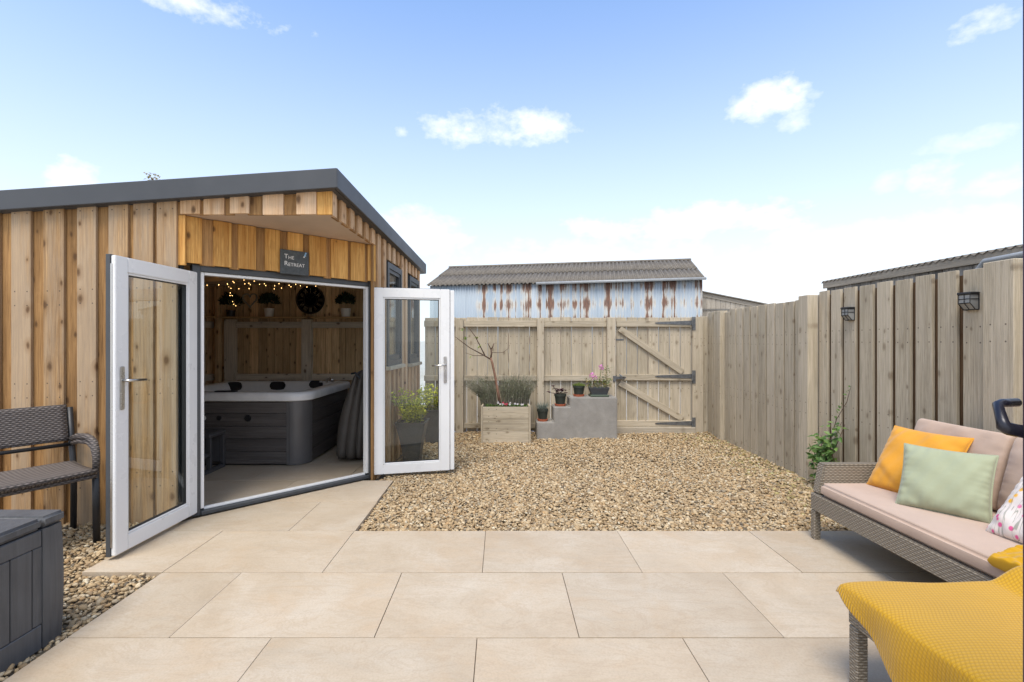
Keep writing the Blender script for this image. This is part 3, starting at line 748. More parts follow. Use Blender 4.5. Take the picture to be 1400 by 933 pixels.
as_ = MB(); lb2(as_, .735, .775, .0, 1.775, .012, .045); as_.build('meeting_stile', M['upvc'], d2, bev=.004)

# shed floor
flb = MB(); flb.prism([(-4.1, 3.6, 0), (-2.33, 3.6, 0), (-1.28, 4.66, 0), (-1.22, 6.85, 0), (-4.1, 6.85, 0)], (0, 0, -.058), (0, 0, -.036))
floor_ = flb.build('shed_floor', M['concrete'], shed)
inl = (Lx - DN.x * .068, Ly - DN.y * .068, -DN.x, -DN.y)
for r, y0 in enumerate((3.33, 3.93, 4.53, 5.13, 5.73, 6.33)):
    lay(y0, r + 1, -4.09, -1.30, [inl, (0, 3.58, 0, 1), (0, 6.80, 0, -1)], floor_, -.034, .001)
# inside: back wall made of the old fence
IY = 6.80
bw = MB(); bw.box((-4.1, IY + .03, ZB), (-1.20, IY + .05, 2.28)); bw = bw.build('back_wall', M['inside'], shed)
x = -4.07
while x < -1.24:
    w = random.uniform(.085, .135)
    plank('board', (x + w / 2, IY + .018 + random.uniform(-.004, .004), .0), (x + w / 2, IY + .018, 2.24), w - .006, .02, FD, M['inside'], bw); x += w
for (a, b) in ((-3.83, -3.69), (-2.76, -2.63), (-1.70, -1.57)):
    plank('post', ((a + b) / 2, IY - .045, .0), ((a + b) / 2, IY - .045, 1.60), b - a, .09, FD, M['inside_grey'], bw)
for (a, b) in ((-3.69, -2.76), (-2.63, -1.70), (-1.57, -1.24)):
    for z in (1.525, .80, .15): plank('rail', (a + .001, IY - .022, z), (b - .001, IY - .022, z), .085, .05, FD, M['inside_grey'], bw)
plank('shelf', (-3.92, IY - .065, 1.625), (-1.24, IY - .065, 1.625), .02, .15, FD, M['shelf'], bw)
lw = MB(); lw.box((-4.095, 3.6, ZB), (-4.06, 6.76, 2.15)); lw = lw.build('left_lining', M['inside'], shed)
y = 3.65
while y < 6.7:
    w = random.uniform(.09, .14); plank('board', (-4.048, y + w / 2, .0), (-4.048, y + w / 2, 2.14), w - .006, .02, (1, 0, 0), M['inside'], lw); y += w
for yy in (4.4, 5.4, 6.42): plank('post', (-3.99, yy, 0), (-3.99, yy, 1.60), .12, .09, (1, 0, 0), M['inside_grey'], lw)
for yy in (3.9, 4.9, 5.91, 6.62):
    l2 = .44 if yy < 6.5 else .13
    for z in (1.525, .80): plank('rail', (-4.012, yy - l2, z), (-4.012, yy + l2, z), .085, .05, (1, 0, 0), M['inside_grey'], lw)
plank('shelf', (-3.965, 3.7, 1.625), (-3.965, 6.64, 1.625), .02, .14, (1, 0, 0), M['shelf'], lw)
plank('stud', (-3.90, 6.70, .0), (-3.90, 6.70, 2.22), .06, .06, FD, M['inside'], lw)
for yy in (4.7, 5.4, 6.1):
    plank('rafter', (-4.0, yy, 2.08), (-1.32, yy, 2.225), .05, .10, (0, 0, -1), M['inside'], shed)

# ------------------------------------------------------------------ back fence and gate
BY = 6.83
bf = thing('back_fence', 'beige stained board fence with square posts behind the planter box', 'fence', (.2, BY + .05, -.05))
for (a, b) in ((-.64, -.532), (.51, .602), (1.495, 1.612)):
    plank('post', ((a + b) / 2, BY + .05, -.06), ((a + b) / 2, BY + .05, 1.632 if a > 1 else 1.615), b - a, .10, FD, M['fence'], bf)
for (a, b) in ((-1.09, -.64), (-.532, .51), (.602, 1.495)):
    for z, h in ((1.545, .085), (.775, .075), (.10, .07)):
        plank('rail', (a + .002, BY + .058, z), (b - .002, BY + .058, z), h, .04, FD, M['fence'], bf)
x = -1.085
while x < 1.50:
    w = .149; gapw = random.choice((.004, .006, .009, .005))
    plank('board', (x + w / 2, BY + .09, .02), (x + w / 2 + random.uniform(-.002, .002), BY + .09, 1.634 + random.uniform(-.006, .006)), w - gapw, .018, FD, M['fence'], bf, .0015)
    x += w
gt = thing('garden_gate', 'ledged and braced timber gate with black strap hinges', 'gate', (2.18, BY + .08, -.05))
GX0, GX1 = 1.632, 2.70
nb = 7; w = (GX1 - GX0) / nb
for i in range(nb):
    c = GX0 + (i + .5) * w; plank('board', (c, BY + .08, .055), (c, BY + .08, 1.632 + random.uniform(-.005, .004)), w - .009, .018, FD, M['fence'], gt, .0015)
for z, h in ((1.545, .085), (.785, .085), (.13, .085)): plank('ledge', (GX0 + .002, BY + .054, z), (GX1 - .002, BY + .054, z), h, .034, FD, M['fence'], gt)
for (z0, z1) in ((1.475, .86), (.71, .20)): plank('brace', (GX0 + .05, BY + .0545, z0), (GX1 - .13, BY + .0545, z1), .085, .030, FD, M['fence'], gt)
for z in (1.555, .80, .135):
    h = MB(); h.prism([(GX1 - .52, 0, z - .006), (GX1 - .48, 0, z - .014), (GX1 + .0, 0, z - .03), (GX1 + .0, 0, z + .035), (GX1 - .48, 0, z + .012), (GX1 - .52, 0, z + .006)], (0, BY + .030, 0), (0, BY + .036, 0))
    h.box((GX1 + .001, BY + .020, z - .10), (GX1 + .045, BY + .037, z + .085)); h.tube([(GX1 + .002, BY + .018, z - .055), (GX1 + .002, BY + .018, z + .055)], .011, 8)
    h.build('strap_hinge', M['steel'], gt)
lt = MB(); lt.box((GX0 - .02, BY + .005, .765), (GX0 + .11, BY + .037, .80)); lt.box((GX0 - .06, BY - .012, .73), (GX0 - .015, BY + .037, .81)); lt.tube([(GX0 + .03, BY - .01, .83), (GX0 + .06, BY - .04, .80), (GX0 + .12, BY - .005, .785)], .01, 8)
lt.build('latch', M['steel'], gt)
br_ = MB(); br_.box((GX0 + .0, BY + .066, 1.31), (GX0 + .11, BY + .0705, 1.33)); br_.build('bracket', M['steel'], gt)
ts = thing('gate_threshold', 'pale timber threshold lying under the garden gate', 'threshold', (2.15, BY - .02, -.05))
plank('beam', (GX0 - .05, BY + .01, .005), (GX1 + .03, BY + .01, .005), .05, .16, (0, 0, 1), M['pale_wood'], ts).matrix_basis
gp = thing('gate_post', 'wide timber hanging post at the hinge side of the gate', 'post', (2.8, BY + .05, -.05))
plank('board', (2.783, BY + .075, -.058), (2.783, BY + .075, 1.64), .15, .09, FD, M['fence'], gp); plank('board', (2.93, BY + .095, -.058), (2.93, BY + .095, 1.65), .14, .05, FD, M['fence'], gp)

# ------------------------------------------------------------------ right fence
LD = Vector((-1, 0, 0))
def side_fence(label, ys, xf, ztop, posts, y0, y1):
    f = thing('side_fence', label, 'fence', (xf + .05, (y0 + y1) / 2, -.05))
    for (a, b) in ys:
        c = (a + b) / 2
        plank('board', (xf + .011, c, -.055), (xf + .011, c + random.uniform(-.003, .003), ztop + random.uniform(-.006, .006)), abs(b - a), .022, LD, M['fence'], f)
    for i in range(len(ys) - 1):       # the boards behind, seen through the gaps
        a, b = ys[i], ys[i + 1]; c = (min(a) + max(b)) / 2
        plank('back_board', (xf + .035, c, -.055), (xf + .035, c, ztop - .03), .10 if abs(min(a) - max(b)) < .1 else .2, .02, LD, M['gap_shade'] if abs(min(a) - max(b)) < .1 else M['fence'], f)
    for z in (.25, .9, 1.5): plank('rail', (xf + .072, y1, z), (xf + .072, y0, z), .08, .048, LD, M['gap_shade'], f)
    for (pa, pb_, dx, zt) in posts: plank('post', (xf - dx + .05, (pa + pb_) / 2, -.055), (xf - dx + .05, (pa + pb_) / 2, zt), abs(pb_ - pa), .10 , LD, M['fence'], f, .004)
    return f
fp = [967.3, 974.6, 982, 996.5, 1006, 1015.5, 1025.3, 1035.9, 1047.2, 1059.2, 1072, 1085.8, 1097]
fy = [2.93 * 664 / (p - 685) for p in fp]
ys = [(fy[i] - .013, fy[i + 1] + .013) for i in range(len(fy) - 1) if i != 2]
side_fence('beige vertical board fence running from the tall corner post to the gate', ys, 2.93, 1.705, [(fy[2] - .03, fy[2] - .13, .035, 1.70), (4.715, 4.57, .045, 1.735)], 4.73, 6.88)
npx = [1117.6, 1133.5, 1151.4, 1172.2, 1195.9, 1220.7, 1248, 1278.3, 1312.5, 1351]
ny = [2.98 * 664 / (p - 685) for p in npx]
ys = [(ny[i] - .022, ny[i + 1] + .022) for i in range(len(ny) - 1)]
yy = 2.74
while yy > .9: ys.append((yy - .022, yy - .158)); yy -= .18
side_fence('beige vertical board fence carrying two black lanterns behind the sofa', ys, 2.98, 1.757, [(2.935, 2.755, .07, 1.77), (4.60, 4.555, -.02, 1.74)], .9, 4.56)

# ------------------------------------------------------------------ lanterns on the fence
def lantern(y, z, label, s=1.0):
    xf = 2.98
    t = thing('wall_lantern', label, 'lantern', (xf, y, z), 'solar lanterns on the side fence')
    D, W, H = .085 * s, .115 * s, .14 * s
    prof = [(0, H / 2), (-D, H / 2), (-D, -.01 * s), (-.035 * s, -H / 2), (0, -H / 2)]
    P = lambda d, yy, zz: (xf + d - .0005, y + yy, z + zz)
    b = .007 * s
    fr = MB(); rr = .0045 * s
    for sy in (-1, 1):
        pts = [P(d, sy * W / 2, q) for d, q in prof]
        for i in range(len(pts)): fr.tube([pts[i], pts[(i + 1) % len(pts)]], rr, 4)
        fr.tube([P(0, sy * W / 2, .028 * s), P(-D, sy * W / 2, .028 * s)], rr * .8, 4)
    for d, q in prof[1:4]: fr.tube([P(d, -W / 2, q), P(d, W / 2, q)], rr, 4)
    fr.tube([P(-D, -W / 2, .028 * s), P(-D, W / 2, .028 * s)], rr * .8, 4)
    fr.tube([P(-D, 0, H / 2), P(-D, 0, -.01 * s)], rr * .8, 4); fr.tube([P(-D, 0, -.01 * s), P(-.035 * s, 0, -H / 2)], rr * .8, 4)
    fr.build('frame', M['black'], t)
    cp = MB(); cp.box(P(-D - .006, -W / 2 - .006, H / 2), P(0, W / 2 + .006, H / 2 + .022 * s)); cp.build('cap', M['black'], t, bev=.003, seg=1)
    bp = MB(); bp.box(P(-.004, -W / 2, -H / 2), P(0, W / 2, H / 2 - .001)); bp.build('back_plate', M['black'], t)
    pn = MB(); e = .002
    pn.prism([P(d * .96 - .004 * (1 if i in (0, 4) else 0), 0, q * .97) for i, (d, q) in enumerate(prof)], (0, -W / 2 + e, 0), (0, W / 2 - e, 0)); pn.build('pane', M['frosted'], t)
    return t
lantern(4.13, 1.525, 'black framed wall lantern on the fence near the corner post', .68)
lantern(3.065, 1.545, 'black framed wall lantern on the fence above the rose sofa cushions', .68)

# ------------------------------------------------------------------ sign over the door
def lettering(parent, text, size, M4, mat, name):
    cu = bpy.data.curves.new(name, 'FONT'); cu.body = text; cu.size = size; cu.extrude = .0006
    tmp = bpy.data.objects.new('tmp_text', cu); C.objects.link(tmp); bpy.context.view_layer.update()
    me = bpy.data.meshes.new_from_object(tmp.evaluated_get(bpy.context.evaluated_depsgraph_get()))
    bpy.data.objects.remove(tmp); me.materials.append(mat)
    return place(bpy.data.objects.new(name, me), parent, M4)
sg_c = Vector((-1.735, 4.068, 1.952)) + DN * .0165
sg = thing('slate_sign', 'small slate sign lettered THE RETREAT over the shed doors', 'sign', (sg_c.x, sg_c.y, 1.85))
MSG = Matrix((DU, -DN, Vector((0, 0, 1)))).transposed().to_4x4(); MSG.translation = sg_c
t = MB(); t.box((-.118, -.005, -.098), (.118, .006, .102), MSG); t.build('slate_plate', M['slate'], sg, bev=.002, seg=1)
MT = Matrix((DU, Vector((0, 0, 1)), DN)).transposed().to_4x4()
def tm(u, z): m = MT.copy(); m.translation = sg_c + DU * u + DN * .0062 + Vector((0, 0, z)); return m
for (txt, u, z, sz) in (('T', -.088, .030, .052), ('HE', -.056, .026, .040), ('R', -.088, -.028, .052), ('ETREAT', -.056, -.031, .040)): lettering(sg, txt, sz, tm(u, z), M['chalk'], 'lettering')
bb = MB()
for k, (du, dz) in enumerate(((.075, .065), (.088, .076), (.092, .06))):
    c = sg_c + DU * du + DN * .007 + Vector((0, 0, dz)); bb.leaf(c, DU * (.6 - k * .5) + Vector((0, 0, .5)), DN, .026, .016)
bb.build('bird_mark', M['blue'], sg)
bb = MB(); c = sg_c + DU * .068 + DN * .007 + Vector((0, 0, .052)); bb.leaf(c, DU + Vector((0, 0, .6)), DN, .02, .014); bb.build('bird_wing', M['chalk'], sg)

# ------------------------------------------------------------------ hot tub and what stands round it
tub = thing('hot_tub', 'square hot tub with white acrylic rim and charcoal plank sides', 'hot tub', (-2.82, 5.8, 0))
TX0, TX1, TY0, TY1, TR = -3.66, -2.03, 5.05, 6.58, .17
TUBH = .70
def rrect(x0, x1, y0, y1, r, n=8):
    out = []
    for (cx, cy, a0) in ((x1 - r, y0 + r, -90), (x1 - r, y1 - r, 0), (x0 + r, y1 - r, 90), (x0 + r, y0 + r, 180)):
        for i in range(n + 1):
            a = R(a0 + 90 * i / n); out.append((cx + r * math.cos(a), cy + r * math.sin(a)))
    return out
core = MB(); core.prism([(x, y, 0) for x, y in rrect(TX0 + .03, TX1 - .03, TY0 + .03, TY1 - .03, TR - .02)], (0, 0, .004), (0, 0, .30)); core.build('base', M['black'], tub)
for (a, b, k) in (((TX0 + TR + .005, TY0 + .012), (TX1 - TR - .03, TY0 + .012), 0), ((TX1 - .012, TY0 + TR + .005), (TX1 - .012, TY1 - TR - .005), 1)):
    fdir = Vector((0, -1, 0)) if k == 0 else Vector((1, 0, 0))
    for i in range(5):
        z = .02 + i * .132; hh = .129 if i < 4 else .118
        plank('side_plank', (a[0], a[1], z + hh / 2), (b[0], b[1], z + hh / 2), hh, .024, fdir, M['tubpanel'], tub, .004)
for (cx, cy, a0) in ((TX1 - TR, TY0 + TR, -90), (TX0 + TR, TY0 + TR, 180), (TX1 - TR, TY1 - TR, 0), (TX0 + TR, TY1 - TR, 90)):
    mb = MB(); ps = []
    for i in range(11):
        a = R(a0 + 9 * i); ps.append((cx + TR * math.cos(a), cy + TR * math.sin(a), 0))
    for i in range(10, -1, -1):
        a = R(a0 + 9 * i); ps.append((cx + (TR - .02) * math.cos(a), cy + (TR - .02) * math.sin(a), 0))
    mb.prism(ps, (0, 0, .01), (0, 0, .672)); mb.build('corner_panel', M['tubcorner'], tub, angle=40)
mb = MB(); mb.box((TX1 - TR - .032, TY0 - .004, .012), (TX1 - TR - .002, TY0 + .022, .672)); mb.build('edge_trim', M['tubcorner'], tub, bev=.003)
# shell: rim, inner walls, moulded seats
rim = MB(); n8 = 8
loops = [(-.012, .672, 0), (-.03, .680, 0), (-.034, .72, 0), (-.026, .752, 0), (-.006, .764, 0), (.10, .766, 0), (.135, .752, 0), (.16, .70, 0), (.20, .52, 0), (.24, .36, 0), (.52, .345, 0), (.55, .20, 0)]
rings = []
for (ins, z, _) in loops:
    r = max(.05, TR + .02 - ins * .6); rings.append([(x, y, z) for x, y in rrect(TX0 + ins, TX1 - ins, TY0 + ins, TY1 - ins, r, n8)])
vs = [p for rg in rings for p in rg]; nn_ = len(rings[0])
fs = [(i * nn_ + k, i * nn_ + (k + 1) % nn_, (i + 1) * nn_ + (k + 1) % nn_, (i + 1) * nn_ + k) for i in range(len(rings) - 1) for k in range(nn_)]
fs.append(tuple(range((len(rings) - 1) * nn_, len(rings) * nn_)))
rim.add(vs, fs); rim.build('shell', M['acrylic'], tub, angle=50)
for (sx, sy, hx_, hy_, zz) in ((-2.95, 6.42, .10, .02, .745), (-2.45, 6.44, .09, .018, .755), (-3.46, 6.30, .10, .02, .75)):
    mb = MB(); prof = []
    for i in range(16):
        a = 2 * math.pi * i / 16; prof.append((sx + hx_ * math.copysign(abs(math.cos(a)) ** .6, math.cos(a)), 0, zz - .035 + .055 * math.copysign(abs(math.sin(a)) ** .6, math.sin(a))))
    mb.prism(prof, (0, sy - .03, 0), (0, sy + .02, 0)); mb.build('head_pillow', M['black'], tub, bev=.012)
mb = MB(); mb.lathe([(.001, 0), (.02, 0), (.024, .006), (.024, .012), (.001, .014)], (-2.49 - .46 + .02, TY0 + .002, .50), 16, Matrix.Rotation(R(90), 4, 'X')); mb.build('round_vent', M['black'], tub, smooth=False)
mb = MB(); mb.lathe([(.001, 0), (.034, 0), (.036, .008), (.03, .02), (.001, .02)], (-2.63, TY0 + .001, .498), 20, Matrix.Rotation(R(90), 4, 'X')); mb.build('round_vent', M['black'], tub)
mb = MB(); mb.lathe([(.001, 0), (.024, 0), (.025, .008), (.018, .012), (.001, .012)], (-3.09, TY0 + .001, .50), 20, Matrix.Rotation(R(90), 4, 'X')); mb.build('side_light', M['potwhite'], tub)
mb = MB(); mb.box((-3.0, TY0 + .02, .767), (-2.78, TY0 + .09, .778)); mb.build('control_panel', M['black'], tub, bev=.005)
mb = MB(); mb.tube([(-2.28, 6.35, .76), (-2.28, 6.35, .80), (-2.24, 6.33, .815), (-2.18, 6.31, .79)], .014, 8); mb.tube([(-2.33, 6.28, .762), (-2.33, 6.28, .79)], .02, 10); mb.tube([(-2.22, 6.40, .762), (-2.22, 6.40, .79)], .02, 10); mb.build('spout', M['chrome'], tub, smooth=True)

st_ = thing('tub_step', 'dark grey two-tread plastic step against the hot tub', 'step', (-3.2, 4.8, 0))
sx0, sx1 = -3.62, -2.85
block('tread', (sx0, 4.755, .345), (sx1, 5.035, .385), M['stepplastic'], st_, .006)
block('tread', (sx0, 4.50, .165), (sx1, 4.753, .20), M['stepplastic'], st_, .006)
for xx in (sx0 + .002, sx1 - .042):
    block('upright', (xx, 4.765, .04), (xx + .04, 4.80, .344), M['stepplastic'], st_); block('upright', (xx, 4.995, .04), (xx + .04, 5.03, .344), M['stepplastic'], st_)
    block('upright', (xx, 4.51, .04), (xx + .04, 4.545, .164), M['stepplastic'], st_); block('foot_rail', (xx, 4.50, .002), (xx + .04, 5.03, .0395), M['stepplastic'], st_)
block('back_panel', (sx0 + .045, 5.0, .06), (sx1 - .045, 5.02, .34), M['stepplastic'], st_)

cv = thing('tub_cover', 'folded dark vinyl hot tub cover standing on edge beside the tub', 'cover', (-1.62, 5.6, 0))
def slabcover(x0b, x1b, x0t, x1t, y0, y1, h, name):
    mb = MB(); n = 14; m_ = 10
    def prof(f):  # f 0..1 height -> x0,x1
        b = .035 * math.sin(math.pi * min(1, f * 1.15)) ; return x0b + (x0t - x0b) * f ** 1.6 - b, x1b + (x1t - x1b) * f + b * .3
    ring = []
    for j in range(n + 1):
        f = j / n; a, b = prof(f); z = .004 + h * f
        ins = .0 if 0 < j < n else .012
        yy0 = y0 + .05 * f + ins; yy1 = y1 - ins
        r = .03; ring.append([(a + ins, yy0 + r, z), (a + r, yy0, z), (b - r, yy0, z), (b - ins, yy0 + r, z), (b - ins, yy1 - r, z), (b - r, yy1, z), (a + r, yy1, z), (a + ins, yy1 - r, z)])
    vs = [p for r_ in ring for p in r_]; fs = [(i * 8 + k, i * 8 + (k + 1) % 8, (i + 1) * 8 + (k + 1) % 8, (i + 1) * 8 + k) for i in range(n) for k in range(8)]
    fs += [tuple(range(8))[::-1], tuple(range(n * 8, n * 8 + 8))]
    mb.add(vs, fs); return mb.build(name, M['cover'], cv, smooth=True, subsurf=1)
slabcover(-1.775, -1.655, -1.59, -1.51, 5.16, 6.55, .98, 'cover_half')
slabcover(-1.672, -1.548, -1.53, -1.45, 5.15, 6.56, 1.0, 'cover_half')
slabcover(-1.565, -1.48, -1.472, -1.415, 5.17, 6.54, .985, 'cover_flap')
mb = MB(); mb.tube([(-1.60, 5.20, .95), (-1.55, 5.17, .96), (-1.50, 5.165, .90)], .012, 6); mb.build('carry_strap', M['black'], cv)

# ------------------------------------------------------------------ things on the shelf and wall inside
def potted(name, label, x, y, z, r, h, potmat, leafm, n, spread, height, ln, wd, seed, group=None, square=False):
    rnd = random.Random(seed); t = thing(name, label, 'plant', (x, y, z), group)
    p = MB(); p.lathe([(.001, .001), (r * .78, .001), (r * .98, h * .9), (r, h), (r * .9, h), (r * .88, h * .86), (.001, h * .86)], (x, y, z), 20); p.build('pot', potmat, t, angle=40)
    f = MB()
    for i in range(n):
        th_ = rnd.uniform(0, 2 * math.pi); ph = math.acos(rnd.uniform(-.15, 1)); rr = rnd.uniform(.35, 1) ** .6
        q = Vector((x + spread * rr * math.sin(ph) * math.cos(th_), y + spread * rr * math.sin(ph) * math.sin(th_), z + h + height * .35 + height * .62 * rr * math.cos(ph)))
        d = (q - Vector((x, y, z + h))).normalized() + Vector((rnd.uniform(-.6, .6), rnd.uniform(-.6, .6), rnd.uniform(-.3, .5)))
        f.leaf(q, d, Vector((rnd.uniform(-1, 1), rnd.uniform(-1, 1), 1)), ln * rnd.uniform(.7, 1.3), wd * rnd.uniform(.7, 1.3))
    f.build('foliage', leafm, t); return t
SH = 1.637
potted('potted_plant', 'dark leafy plant in white pot on shelf left of the clock', -3.21, IY - .075, SH, .068, .115, M['potwhite'], M['leaf_dark'], 420, .12, .20, .05, .02, 1)
potted('potted_plant', 'dark leafy plant in white pot on shelf right of the clock', -2.15, IY - .075, SH, .068, .115, M['potwhite'], M['leaf_dark'], 420, .12, .20, .05, .02, 2)
potted('potted_plant', 'dark bushy plant in black pot in the shelf corner', -3.74, IY - .075, SH, .06, .09, M['black'], M['leaf_dark'], 380, .13, .22, .06, .02, 3)
potted('potted_plant', 'dark plant in grey pot on the side shelf', -3.965, 6.05, SH, .06, .10, M['planter'], M['leaf_dark'], 300, .09, .2, .05, .02, 4)
ck = thing('wall_clock', 'large round black clock with roman numerals above the shelf', 'clock', (-2.655, IY, 1.72))
CC = Vector((-2.655, IY - .022, 1.872)); RX = Matrix.Rotation(R(90), 4, 'X')
def disc(r0, r1, d0, d1, mat, name):
    mb = MB(); mb.lathe([(r0, d0), (r1, d0), (r1, d1), (r0, d1), (r0, d0)] if r0 > .002 else [(.001, d0), (r1, d0), (r1, d1), (.001, d1)], CC, 48, RX); 
    return mb.build(name, mat, ck)
M['clock'] = plain('dark_bronze', (.018, .013, .010), .5, .2, .2, 30); M['numeral'] = plain('aged_brass', (.30, .24, .16), .5, .3, .2, 20)
disc(.001, .19, .0, .010, M['clock'], 'dial'); disc(.178, .198, .011, .024, M['clock'], 'rim'); disc(.085, .092, .011, .016, M['clock'], 'inner_ring')
for k in range(12):
    a = R(30 * k); mb = MB()
    nb_ = (1, 2, 3, 3, 2, 2, 3, 4, 3, 2, 3, 3)[k]
    for q in range(nb_):
        off = (q - (nb_ - 1) / 2) * .016; tl = (.25 if q % 2 else -.25) if k % 3 == 2 else 0
        p0 = Vector((math.sin(a) * .105 + math.cos(a) * (off - tl * .02), -.014, math.cos(a) * .105 - math.sin(a) * (off - tl * .02))); p1 = Vector((math.sin(a) * .165 + math.cos(a) * (off + tl * .02), -.014, math.cos(a) * .165 - math.sin(a) * (off + tl * .02)))
        mb.tube([CC + p0, CC + p1], .0035, 4)
    mb.build('numeral', M['numeral'], ck)
for (a, l) in ((R(305), .07), (R(45), .11)):
    mb = MB(); mb.tube([CC + Vector((0, -.019, 0)), CC + Vector((math.sin(a) * l, -.019, math.cos(a) * l))], .005, 4); mb.build('hand', M['black'], ck)
wr = thing('twig_wreath', 'grey twig heart wreath hanging above the shelf', 'wreath', (-3.50, IY - .02, 1.75))
mb = MB(); rnd = random.Random(5)
for q in range(14):
    pts = []
    for i in range(25):
        a = 2 * math.pi * i / 24; hx_ = 16 * math.sin(a) ** 3; hz_ = 13 * math.cos(a) - 5 * math.cos(2 * a) - 2 * math.cos(3 * a) - math.cos(4 * a)
        pts.append((-3.50 + hx_ * .0062 + rnd.uniform(-.006, .006), IY - .03 + rnd.uniform(-.012, .012), 1.88 + hz_ * .0066 + rnd.uniform(-.006, .006)))
    mb.tube(pts, .004, 4, False)
mb.build('twigs', M['twig'], wr)
fl = thing('fairy_lights', 'string of warm fairy lights looped under the shed roof', 'string lights', (-3.2, 6.2, 1.9))
rnd = random.Random(11); pts = []
def strand(p, q, n, sag, jit):
    p, q = Vector(p), Vector(q); out = []
    for i in range(n + 1):
        f = i / n; v = p.lerp(q, f); v.z -= sag * 4 * f * (1 - f); v += Vector((rnd.uniform(-jit, jit), rnd.uniform(-jit, jit), rnd.uniform(-jit, jit))); out.append(v)
    return out
runs = [strand((-3.95, 5.6, 2.02), (-3.35, 6.5, 2.03), 8, .03, .025), strand((-3.55, 6.05, 2.09), (-2.35, 6.45, 2.11), 14, .05, .03), strand((-3.65, 6.3, 2.06), (-2.55, 6.6, 2.07), 12, .04, .03), strand((-3.68, 6.55, 2.06), (-3.62, 6.6, 1.78), 7, 0, .03)]
sph = bpy.data.meshes.new('bulb_mesh'); bm = bmesh.new(); bmesh.ops.create_icosphere(bm, subdivisions=1, radius=.0038); bm.to_mesh(sph); bm.free(); sph.materials.append(M['bulb'])
for rn in runs:
    w_ = MB(); w_.tube(rn, .0018, 4, False); w_.build('wire', M['wire'], fl)
    for v in rn: place(bpy.data.objects.new('bulb', sph), fl, Matrix.Translation(v - Vector((0, 0, .007))))

# ------------------------------------------------------------------ plants and pots in the yard
def tall_planter(label, x, y, sz, leaf_n, seed):
    t = thing('tall_planter', label, 'planter', (x, y, -.02), 'tapered graphite planters beside the shed')
    mb = MB(); n = 12; rings = []
    for j in range(n + 1):
        f = j / n; h = .452 * sz * f - .02; wdt = sz * (.085 + .075 * f ** 1.5 + (.006 if f > .93 else 0)); rings.append((wdt, h))
    rings += [(sz * .145, .432 * sz), (sz * .14, .38 * sz)]
    vs = [];
    for (w_, h) in rings: vs += [(x - w_, y - w_, h), (x + w_, y - w_, h), (x + w_, y + w_, h), (x - w_, y + w_, h)]
    m_ = len(rings); fs = [(i * 4 + k, i * 4 + (k + 1) % 4, (i + 1) * 4 + (k + 1) % 4, (i + 1) * 4 + k) for i in range(m_ - 1) for k in range(4)] + [(3, 2, 1, 0)]
    mb.add(vs, fs); mb.build('pot', M['planter'], t, angle=50)
    mb = MB(); mb.box((x - .138 * sz, y - .138 * sz, .38 * sz), (x + .138 * sz, y + .138 * sz, .395 * sz)); mb.build('soil', M['soil'], t)
    rnd = random.Random(seed); stm = MB(); lf = MB()
    for k in range(leaf_n):
        a = rnd.uniform(0, 2 * math.pi); r0 = rnd.uniform(0, .10) * sz; L_ = rnd.uniform(.16, .42) * sz; lean = rnd.uniform(.0, .45)
        b = Vector((x + r0 * math.cos(a), y + r0 * math.sin(a), .39 * sz)); dr = Vector((math.cos(a) * lean, math.sin(a) * lean, 1)).normalized()
        pts = [b + dr * L_ * f + Vector((math.cos(a), math.sin(a), -.4)) * .05 * f * f for f in (0, .35, .7, 1)]
        stm.tube(pts, [.003, .0025, .002, .001], 4)
        for q in range(16):
            f = rnd.uniform(.2, 1); p = pts[0].lerp(pts[3], f); d = Vector((rnd.uniform(-1, 1), rnd.uniform(-1, 1), rnd.uniform(-.1, .8)))
            lf.leaf(p, d, Vector((rnd.uniform(-.5, .5), rnd.uniform(-.5, .5), 1)), rnd.uniform(.03, .058) * sz, rnd.uniform(.016, .03) * sz)
    stm.build('stems', M['leaf_green'], t); lf.build('foliage', M['leaf_lime'], t); return t
tall_planter('tapered graphite planter with lime shrub close behind the open door leaf', -.965, 5.30, 1.0, 75, 21)
tall_planter('tapered graphite planter with lime shrub by the back fence', -.88, 6.30, .98, 50, 22)

pbx = thing('planter_box', 'square timber planter box of three beige planks', 'planter', (.06, 6.5, -.02))
PX0, PX1, PY0, PY1 = -.255, .378, 6.255, 6.76
PZ = .452; z = -.02; ph = (PZ + .02) / 3
for i in range(3):
    z0 = -.02 + i * ph; zc = z0 + ph / 2
    plank('plank', (PX0 + .02, PY0 + .011, zc), (PX1 - .02, PY0 + .011, zc), ph - .004, .022, FD, M['fence'], pbx)
    plank('plank', (PX0 + .02, PY1 - .011, zc), (PX1 - .02, PY1 - .011, zc), ph - .004, .022, (0, 1, 0), M['fence'], pbx)
    plank('plank', (PX0 + .010, PY0 + .024, zc), (PX0 + .010, PY1 - .024, zc), ph - .004, .02, (-1, 0, 0), M['fence'], pbx)
    plank('plank', (PX1 - .010, PY0 + .024, zc), (PX1 - .010, PY1 - .024, zc), ph - .004, .02, (1, 0, 0), M['fence'], pbx)
for (xx, yy) in ((PX0 + .008, PY0 + .004), (PX1 - .008, PY0 + .004), (PX0 + .008, PY1 - .004), (PX1 - .008, PY1 - .004)):
    plank('corner_strip', (xx, yy, -.02), (xx, yy, PZ + .018), .022, .03, FD, M['fence'], pbx)
mb = MB(); mb.box((PX0 + .022, PY0 + .025, .30), (PX1 - .022, PY1 - .025, PZ - .025)); mb.build('soil', M['soil'], pbx)
